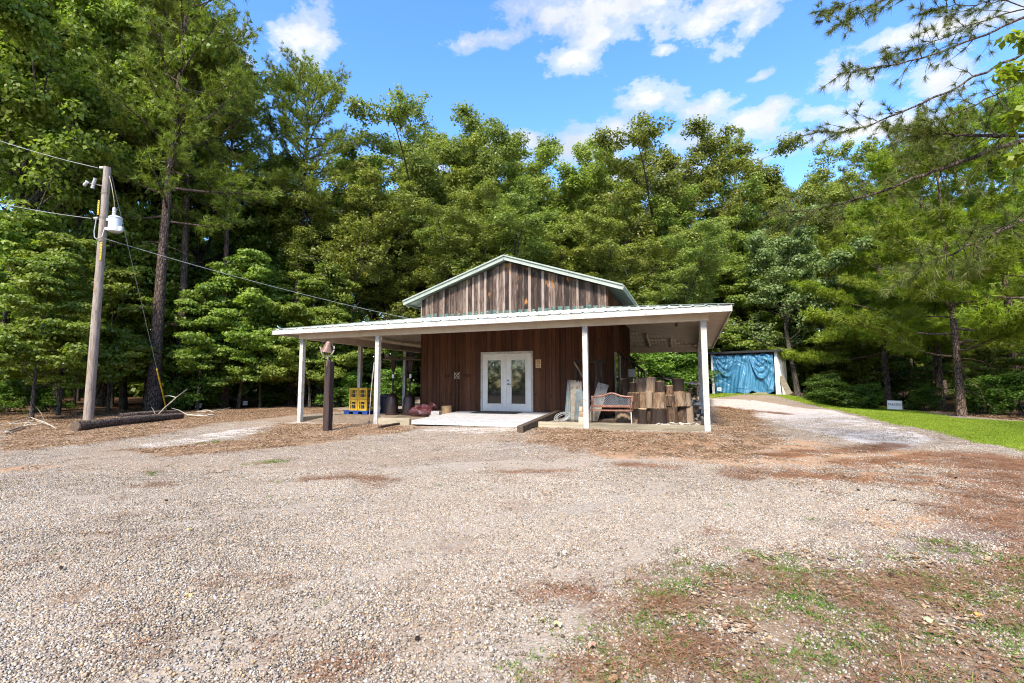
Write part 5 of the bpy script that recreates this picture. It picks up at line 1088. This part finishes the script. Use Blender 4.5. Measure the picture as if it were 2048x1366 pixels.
# ------------------------------------------------------------------ overhanging pine at top right
rg = np.random.default_rng(31); sk = Skel(); C = []; A = []
root = CAM + FWH * 9.5 + RTH * 13.5; rz0 = float(gz(root[0], root[1]))
ov = thing('overhanging_pine', (root[0], root[1], rz0), 'pine reaching bare-tipped boughs in from the upper right', 'tree'); O = np.array([root[0], root[1], rz0])
sk.add(np.array([[0, 0, -.3], [.05, 0, 3], [.1, .05, 6], [0, .1, 9], [0, 0, 12.5], [0, 0, 15]]), [.26, .22, .19, .16, .10, .03], 11)
BR = [([(2200, -20), (2048, 32), (1980, 66), (1880, 105), (1800, 127), (1735, 136), (1676, 150)], 8.6, .030), ([(2220, 30), (2048, 105), (1960, 147), (1880, 190), (1800, 226), (1740, 250), (1680, 266), (1632, 262)], 8.2, .030), ([(2200, 262), (2048, 272), (1960, 271), (1880, 269), (1842, 263)], 7.4, .05), ([(2220, 250), (2048, 282), (1960, 308), (1890, 338), (1830, 355), (1770, 381), (1700, 402), (1620, 421), (1560, 424)], 7.8, .05),
      ([(2200, 400), (2048, 442), (1990, 466), (1940, 490), (1880, 518), (1820, 545)], 7.6, .045), ([(1990, -60), (1880, -20), (1760, 2), (1715, 28), (1668, 55)], 8.8, .014), ([(2150, -20), (2048, 20), (1960, 42), (1900, 70), (1830, 98), (1770, 115)], 8.9, .016), ([(2100, -30), (1990, 5), (1900, 12), (1850, 25)], 9.0, .012), ([(1880, -50), (1800, -20), (1700, 5), (1640, 30)], 9.2, .012), ([(2100, 120), (2040, 165), (1960, 205), (1880, 240), (1820, 262), (1770, 262)], 8.0, .018)]
for bi, (px, dep, r) in enumerate(BR):
    P = np.array([on_d(x, y, dep + .12 * i * math.sin(bi)) for i, (x, y) in enumerate(px)]) - O
    P = np.vstack([[[0, 0, min(13, P[0][2] * .9)]], P]); k = len(P); PP = np.array([lerp_poly(P, f)[0] + rg.normal(0, .012, 3) for f in np.linspace(0, .9999, 26)])
    sk.add(PP, np.linspace(r, .006, 26), 6); dense = bi in (2, 3, 4)
    ntw = 26 if dense else 20
    for j in range(ntw):
        g = min(.999, .38 + .62 * (j + rg.random()) / ntw); q, dd = lerp_poly(PP, g); sd = unit(np.cross(dd, CF)) * (1 if j % 2 else -1)
        d2 = unit(dd * rg.uniform(.4, 1.) + sd * rg.uniform(.3, .9) + rg.normal(0, .35, 3)); L2 = rg.uniform(.18, .6) * (1.15 - .5 * g) * (1.3 if dense else 1); Q = curve(q, d2, L2, 4, (-.5 if rg.random() < .4 else .25), rg, .16); sk.add(Q, np.linspace(.008, .003, 5), 4)
        for h in np.linspace(.4, 1, 3 if dense else 2): c, a = lerp_poly(Q, min(.999, h)); C.append(c); A.append(a)
        if rg.random() < .7:
            q2, dd2 = lerp_poly(Q, .5); Q2 = curve(q2, unit(dd2 + rg.normal(0, .6, 3)), L2 * .6, 3, 0, rg, .15); sk.add(Q2, np.linspace(.005, .0025, 4), 3); c, a = lerp_poly(Q2, .999); C.append(c); A.append(a)
    for h in np.linspace(.8, .999, 9): c, a = lerp_poly(PP, h); C.append(c); A.append(unit(a + rg.normal(0, .4, 3)))
C, A = np.array(C), np.array(A); V, Fq, tint = needle_tufts(C, A, 46, .15, .0036, rg, .95)
link('branches', sk.mesh('branches', MAT['bark_pine']), ov); link('needles', mesh_np('needles', V, Fq, MAT['needle_near'], False, {'tint': ('POINT', tint)}), ov)
# hardwood twig at the right edge
sk = Skel(); C = []; hb = on_d(2260, 180, 7.0); hw_ = thing('sweetgum_branch', hb, 'bright green sweetgum branch hanging in at the right photo edge', 'branch')
for px in ([(2260, 180), (2150, 110), (2060, 85), (2030, 70)], [(2260, 180), (2120, 150), (2040, 140), (2005, 150)], [(2260, 180), (2140, 230), (2060, 225), (2010, 250)], [(2260, 180), (2150, 290), (2070, 300), (2020, 320)]):
    P = np.array([on_d(x, y, 7.0 + rg.uniform(-.3, .3)) for x, y in px]) - hb; PP = np.array([lerp_poly(P, f)[0] for f in np.linspace(0, .999, 14)]); sk.add(PP, np.linspace(.018, .004, 14), 5)
    for h in np.linspace(.45, .999, 16): C.append(lerp_poly(PP, h)[0] + rg.normal(0, .06, 3))
C = np.array(C); V, Fq, tint = leaf_cards(C, np.full(len(C), 7), np.full(len(C), .14), .12, rg, .6, .42)
link('twigs', sk.mesh('twigs', MAT['bark_oak']), hw_); link('leaves', mesh_np('leaves', V, Fq, MAT['leaf_young'], False, {'tint': ('POINT', tint)}), hw_)
# bleached dead limb above the right roof slope
t = thing('dead_limb', on_d(1258, 560, 30.), 'bleached dead limb sticking out of the oaks above the roof', 'branch'); b0 = on_d(1258, 560, 30.)
for pts, r in (([(1258, 560), (1246, 530), (1240, 505), (1222, 500), (1205, 503)], .045), ([(1240, 505), (1228, 495), (1226, 490)], .025), ([(1246, 530), (1250, 512), (1240, 498)], .025)): MB().tube([on_d(x, y, 30.) - b0 for x, y in pts], np.linspace(r, .01, len(pts)), 6).build('limb', MAT['deadwood'], t, True)
# ------------------------------------------------------------------ ground cover scattered as patches
def scatter(name, metas, mats_patches, P, rz, scl, pick, label, cat):
    """one 'stuff' object: small patch meshes set out on points"""
    src = bpy.data.collections.new(name + '_patches')
    for k, me in enumerate(mats_patches):
        o = bpy.data.objects.new(f'{name}_patch_{k}', me); src.objects.link(o)
    me = bpy.data.meshes.new(name); me.vertices.add(len(P)); me.vertices.foreach_set('co', np.asarray(P, np.float32).ravel())
    for nm, a in (('rz', rz), ('scl', scl)): me.attributes.new(nm, 'FLOAT', 'POINT').data.foreach_set('value', np.asarray(a, np.float32))
    me.attributes.new('pick', 'INT', 'POINT').data.foreach_set('value', np.asarray(pick, np.int32))
    me.attributes.new('tilt', 'FLOAT_VECTOR', 'POINT').data.foreach_set('vector', np.asarray(metas, np.float32).ravel())
    o = link(name, me); ng = bpy.data.node_groups.new(name + '_scatter', 'GeometryNodeTree')
    ng.interface.new_socket('Geometry', in_out='INPUT', socket_type='NodeSocketGeometry'); ng.interface.new_socket('Geometry', in_out='OUTPUT', socket_type='NodeSocketGeometry')
    N = ng.nodes; Lk = ng.links; gi = N.new('NodeGroupInput'); gout = N.new('NodeGroupOutput'); mp = N.new('GeometryNodeMeshToPoints'); io = N.new('GeometryNodeInstanceOnPoints'); ci = N.new('GeometryNodeCollectionInfo')
    ci.inputs['Collection'].default_value = src; ci.inputs['Separate Children'].default_value = True; ci.inputs['Reset Children'].default_value = True
    def at(nm, ty): n = N.new('GeometryNodeInputNamedAttribute'); n.data_type = ty; n.inputs['Name'].default_value = nm; return n.outputs['Attribute']
    Lk.new(gi.outputs[0], mp.inputs['Mesh']); Lk.new(mp.outputs[0], io.inputs['Points']); Lk.new(ci.outputs[0], io.inputs['Instance']); io.inputs['Pick Instance'].default_value = True
    Lk.new(at('pick', 'INT'), io.inputs['Instance Index']); Lk.new(at('tilt', 'FLOAT_VECTOR'), io.inputs['Rotation']); Lk.new(at('scl', 'FLOAT'), io.inputs['Scale']); Lk.new(io.outputs[0], gout.inputs[0])
    md = o.modifiers.new('scatter', 'NODES'); md.node_group = ng; return tag(o, label, cat, kind='stuff')
def tintmat(name, stops, rough=.85, trans=0., rnd=.25):
    m, t, b, out = new_mat(name); a = node(t, 'Attribute', attribute_name='tint').outputs['Fac']; k = len(stops)
    oi = node(t, 'ObjectInfo').outputs['Random']; a = math_(t, 'ADD', math_(t, 'MULTIPLY', a, 1 - rnd), math_(t, 'MULTIPLY', oi, rnd))
    cc = ramp(t, a, [(i / (k - 1), c) for i, c in enumerate(stops)]); setp(t, b, Base_Color=cc, Roughness=rough); b.inputs['Specular IOR Level'].default_value = .04
    if trans:
        tr = node(t, 'BsdfTranslucent', {'Color': cc}); mx = node(t, 'MixShader', {0: trans, 1: b.outputs[0], 2: tr.outputs[0]}); t.links.new(mx.outputs[0], out.inputs[0])
    return m
MAT['stone'] = tintmat('crushed stone', [(.085, .066, .05), (.17, .138, .106), (.27, .228, .183), (.34, .297, .247), (.375, .26, .15), (.42, .382, .332), (.54, .515, .475)], rnd=.12)
MAT['strawm'] = tintmat('pine straw', [(.09, .036, .02), (.19, .085, .042), (.29, .15, .078), (.40, .25, .14)])
MAT['deadleaf'] = tintmat('dead leaves', [(.07, .035, .02), (.18, .10, .052), (.30, .185, .10), (.40, .285, .18), (.48, .375, .26)])
MAT['grassm'] = tintmat('lawn grass', [(.13, .19, .018), (.20, .28, .028), (.28, .36, .04), (.36, .40, .07)], .6, .3)
MAT['weedm'] = tintmat('weeds', [(.05, .09, .018), (.09, .16, .028), (.16, .23, .05), (.26, .28, .09)], .6, .3)
CUBE = np.array([(-1, -1, -1), (1, -1, -1), (1, 1, -1), (-1, 1, -1), (-1, -1, 1), (1, -1, 1), (1, 1, 1), (-1, 1, 1)], float); CF6 = np.array([(0, 3, 2, 1), (4, 5, 6, 7), (0, 1, 5, 4), (1, 2, 6, 5), (2, 3, 7, 6), (3, 0, 4, 7)])
def stone_patch(seed, n, R, s0, s1):
    rg = np.random.default_rng(seed); V = []; Fq = []; T = []
    for k in range(n):
        a = rg.uniform(0, 6.28); r = R * math.sqrt(rg.random()); s = s0 + (s1 - s0) * rg.random() ** 2.2
        v = CUBE * rg.uniform(.55, 1., (8, 3)) * np.array([1., rg.uniform(.6, 1), rg.uniform(.4, .75)]) * s * .5; v[4:, :2] *= .72
        ax = Matrix.Rotation(rg.uniform(0, 6.28), 3, 'Z') @ Matrix.Rotation(rg.uniform(-.5, .5), 3, 'X'); v = v @ np.array(ax).T + np.array([r * math.cos(a), r * math.sin(a), s * rg.uniform(.0, .22)])
        V.append(v); Fq.append(CF6 + 8 * k); T.append(np.full(8, rg.random()))
    return mesh_np('stones', np.vstack(V), np.vstack(Fq), MAT['stone'], False, {'tint': ('POINT', np.concatenate(T))})
def blade_patch(seed, n, R, h0, h1, w, mat, spread=.5, flat=False):
    rg = np.random.default_rng(seed); N = n; a = rg.uniform(0, 6.28, N); r = R * np.sqrt(rg.random(N)); o = np.stack([r * np.cos(a), r * np.sin(a), np.zeros(N)], -1); h = rg.uniform(h0, h1, N)[:, None]
    d = np.concatenate([rg.normal(0, spread, (N, 2)), np.ones((N, 1))], 1) if not flat else np.concatenate([rg.normal(0, 1, (N, 2)), rg.uniform(0, .12, (N, 1))], 1)
    d = unit(d); b = unit(np.cross(d, rg.normal(size=(N, 3)))) * w
    if flat: o[:, 2] = rg.uniform(.002, .02, N); b = unit(np.cross(d, [[0, 0, 1.]])) * w
    mid = o + d * h * .55; tip = o + d * h
    if not flat: tip[:, :2] += d[:, :2] * h * .35; tip[:, 2] -= h[:, 0] * .08
    V = np.stack([o - b, o + b, mid + b * .8, tip, mid - b * .8], 1).reshape(-1, 3); i = np.arange(N) * 5
    me = mesh_np('blades', V, np.vstack([np.stack([i, i + 1, i + 2, i + 4], -1)]), mat, False, {'tint': ('POINT', np.repeat(rg.random(N), 5))})
    Ft = np.concatenate([np.stack([i, i + 1, i + 2], -1), np.stack([i, i + 2, i + 4], -1), np.stack([i + 4, i + 2, i + 3], -1)]); return mesh_np('blades', V, Ft, mat, False, {'tint': ('POINT', np.repeat(rg.random(N), 5))})
def leaf_patch(seed, n, R, s, mat):
    rg = np.random.default_rng(seed); C = np.stack([rg.normal(0, R * .55, n), rg.normal(0, R * .55, n), rg.uniform(.004, .03, n)], -1); V, Fq, tt = leaf_cards(C, np.ones(n, int), np.full(n, .002), s, rg, 1, .35, 1.4); V[:, 2] = .003 + np.maximum(V[:, 2], 0) * .45
    return mesh_np('dead_leaves', V, Fq, mat, False, {'tint': ('POINT', np.repeat(rg.random(n), 4))})
rgs = np.random.default_rng(99)
def wedge(n, d0, d1, px0=-60, px1=2110, pw=1.):
    """points on the visible ground: even per area in the view wedge"""
    d = np.sqrt(rgs.uniform(d0 ** 2, d1 ** 2, n)) if pw == 1. else d0 + (d1 - d0) * rgs.random(n) ** pw
    l = (rgs.uniform(px0, px1, n) - 1024) / F_PX * d; P = CAM[None, :2] + FWH[None, :2] * d[:, None] + RTH[None, :2] * l[:, None]; return P[:, 0], P[:, 1], d
def outside(x, y): return ~((x > -.05) & (x < 13.08) & (y > -.02) & (y < 12.1)) & ~((x > 4.5) & (x < 8.4) & (y > -.25) & (y < 3.2))
def emit(name, patches, x, y, scl, label, cat, lift=0.):
    z = gz(x, y) + .02 * np.sin(x * 1.3 + 1) * np.sin(y * 1.7) + lift; n = len(x); e = .15
    tx = (gz(x + e, y) - gz(x - e, y)) / (2 * e); ty = (gz(x, y + e) - gz(x, y - e)) / (2 * e); rot = np.stack([np.arctan(ty), -np.arctan(tx), rgs.uniform(0, 6.28, n)], -1); rot[:, :2] *= .0
    return scatter(name, rot, patches, np.stack([x, y, z], -1), rot[:, 2], scl, rgs.integers(0, len(patches), n), label, cat)
x, y, d = wedge(15000, 2.0, 8.); x2, y2, d2 = wedge(9500, 8., 17.)
x, y, d = np.concatenate([x, x2]), np.concatenate([y, y2]), np.concatenate([d, d2])
cov = np.maximum.reduce([area('grass', x, y), area('straw', x, y) * .8, area('litter', x, y) * .85, area('weeds', x, y) * .72, woods(x, y), area('clay', x, y) * .45, area('track', x, y) * .55]); clump = .86 + .14 * np.sin(x * 2.1 + np.sin(y * 1.7)) * np.sin(y * 2.4)
k = (rgs.random(len(x)) > cov) & outside(x, y) & (rgs.random(len(x)) < clump); x, y = x[k], y[k]
emit('gravel', [stone_patch(i, 78, .17, .007, .023) for i in range(7)], x, y, rgs.uniform(.75, 1.2, len(x)), 'loose pale crushed stone covering the yard', 'gravel')
x, y, d = wedge(22000, 2.0, 26.); m_ = np.maximum(area('straw', x, y), area('weeds', x, y) * .85 * (d < 8)); k = (rgs.random(len(x)) < m_ * .9 + .012) & outside(x, y); x, y = x[k], y[k]
emit('pine_straw', [blade_patch(20 + i, 46, .16, .07, .17, .0016, MAT['strawm'], flat=True) for i in range(5)], x, y, rgs.uniform(.8, 1.3, len(x)), 'red brown pine straw drifted over the gravel', 'pine straw', .008)
x, y, d = wedge(26000, 2.0, 27.); m_ = np.maximum.reduce([area('litter', x, y) * .95, woods(x, y) * .5, area('weeds', x, y) * .16, area('clay', x, y) * .12]); k = (rgs.random(len(x)) < m_ + .004) & outside(x, y); x, y = x[k], y[k]
emit('leaf_litter', [leaf_patch(40 + i, 46, .2, .038, MAT['deadleaf']) for i in range(5)], x, y, rgs.uniform(.7, 1.2, len(x)), 'fallen brown leaves littering the yard edges', 'leaf litter', .004)
x, y, d = wedge(42000, 7., 32., 1380, 2250); m_ = area('grass', x, y); k = (rgs.random(len(x)) < m_ * (.55 + .6 * np.sin(x * 3.1 + np.sin(y * 2.3)) * np.sin(y * 3.7) + .35)); x, y = x[k], y[k]
emit('grass', [blade_patch(60 + i, 46, .16, .03, .075, .004, MAT['grassm'], .5) for i in range(5)], x, y, rgs.uniform(.7, 1.2, len(x)), 'bright mown grass strip along the right wood edge', 'grass')
x, y, d = wedge(60000, 2.0, 15.); m_ = area('weeds', x, y); nz_ = .5 + .5 * np.sin(x * 6.1 + 2 * np.sin(y * 4.3)) * np.sin(y * 5.7 + np.sin(x * 3.1)); k = (rgs.random(len(x)) < m_ * nz_ ** 1.2 * 1.5 + .0015) & outside(x, y); x, y = x[k], y[k]
emit('weeds', [blade_patch(80 + i, 22, .06, .010, .045, .0026, MAT['weedm'], .9) for i in range(5)], x, y, rgs.uniform(.6, 1.3, len(x)), 'sparse low weeds and grass tufts in the gravel', 'weeds')
# a few single things lying on the gravel
def cone(px, py, s, label):
    p = G(px, py); t = thing('pine_cone', (p[0], p[1], p[2] + .02), label, 'pine cone', 'pine cones on the gravel', random.uniform(0, 6)); t.rotation_euler = (1.3, 0, random.uniform(0, 6)); m = MB()
    m.lathe([(.004, -.05), (.02, -.035), (.026, -.01), (.022, .02), (.012, .045), (.0, .055)], 9); rg = np.random.default_rng(int(px))
    for j in range(5):
        for i in range(8):
            a = i * .785 + j * .4; zz = -.035 + j * .018; r = .026 - abs(j - 1.5) * .003; c = Vector((r * math.cos(a), r * math.sin(a), zz)); o_ = Vector((math.cos(a), math.sin(a), .5)) * .014; s_ = Vector((-math.sin(a), math.cos(a), 0)) * .008
            m.add([c - s_, c + s_, c + o_ + s_ * .5, c + o_ - s_ * .5], [(0, 1, 2, 3)])
    o = m.build('cone', MAT['post_brown'], t); o.scale = (s, s, s)
for i, (px, py, lab) in enumerate(((1748, 900, 'pine cone farthest back on the pale drive at right'), (1926, 915, 'pine cone at the right beside the grass'), (1717, 983, 'pine cone in the middle of the right gravel'), (1789, 1004, 'pine cone right of the middle on bare gravel'), (1735, 1024, 'pine cone just left of the sandy patch'), (1783, 1155, 'pine cone at the upper edge of the weeds'), (333, 1004, 'pine cone alone on the left gravel'), (1912, 958, 'pine cone on the pine straw at right'), (835, 1284, 'pine cone near the bottom middle of the gravel'), (122, 1140, 'dark pine cone low on the left gravel'))): cone(px, py, .38, lab)
def fallen_leaf(px, py, s, colr, label):
    p = G(px, py); t = thing('fallen_leaf', (p[0], p[1], p[2] + .022), label, 'leaf', rz=random.uniform(0, 6)); m = MB(); pts = []
    for k in range(15): a = 2 * math.pi * k / 15; r = s * (.55 + .45 * abs(math.cos(2.5 * a))); pts.append((r * math.cos(a), r * math.sin(a), .012 * math.sin(3 * a)))
    m.add([(0, 0, .012)] + pts, [(0, 1 + k, 1 + (k + 1) % 15) for k in range(15)]); m.build('blade', plain('leaf colour', colr, .6), t); MB().tube([(-s * .4, 0, .006), (-s * 1.1, .01, .004)], .0025, 4).build('stalk', MAT['deadwood'], t)
for px, py, s, cc, lab in ((1857, 1247, .05, (.42, .48, .24), 'pale green fallen leaf among the weeds at lower right'), (1955, 1236, .035, (.52, .26, .07), 'orange brown fallen leaf right of the pale green one'), (376, 1197, .045, (.50, .40, .16), 'yellow fallen leaf on the lower left gravel'), (1116, 1255, .04, (.55, .45, .2), 'curled yellow leaf below the straw patch'), (1184, 1298, .035, (.45, .22, .16), 'reddish leaf near the bottom middle'), (1128, 1110, .04, (.72, .68, .6), 'white curled leaf on the middle gravel'), (378, 1063, .03, (.56, .44, .16), 'small yellow leaf on the left gravel')): fallen_leaf(px, py, s * .72, cc, lab)
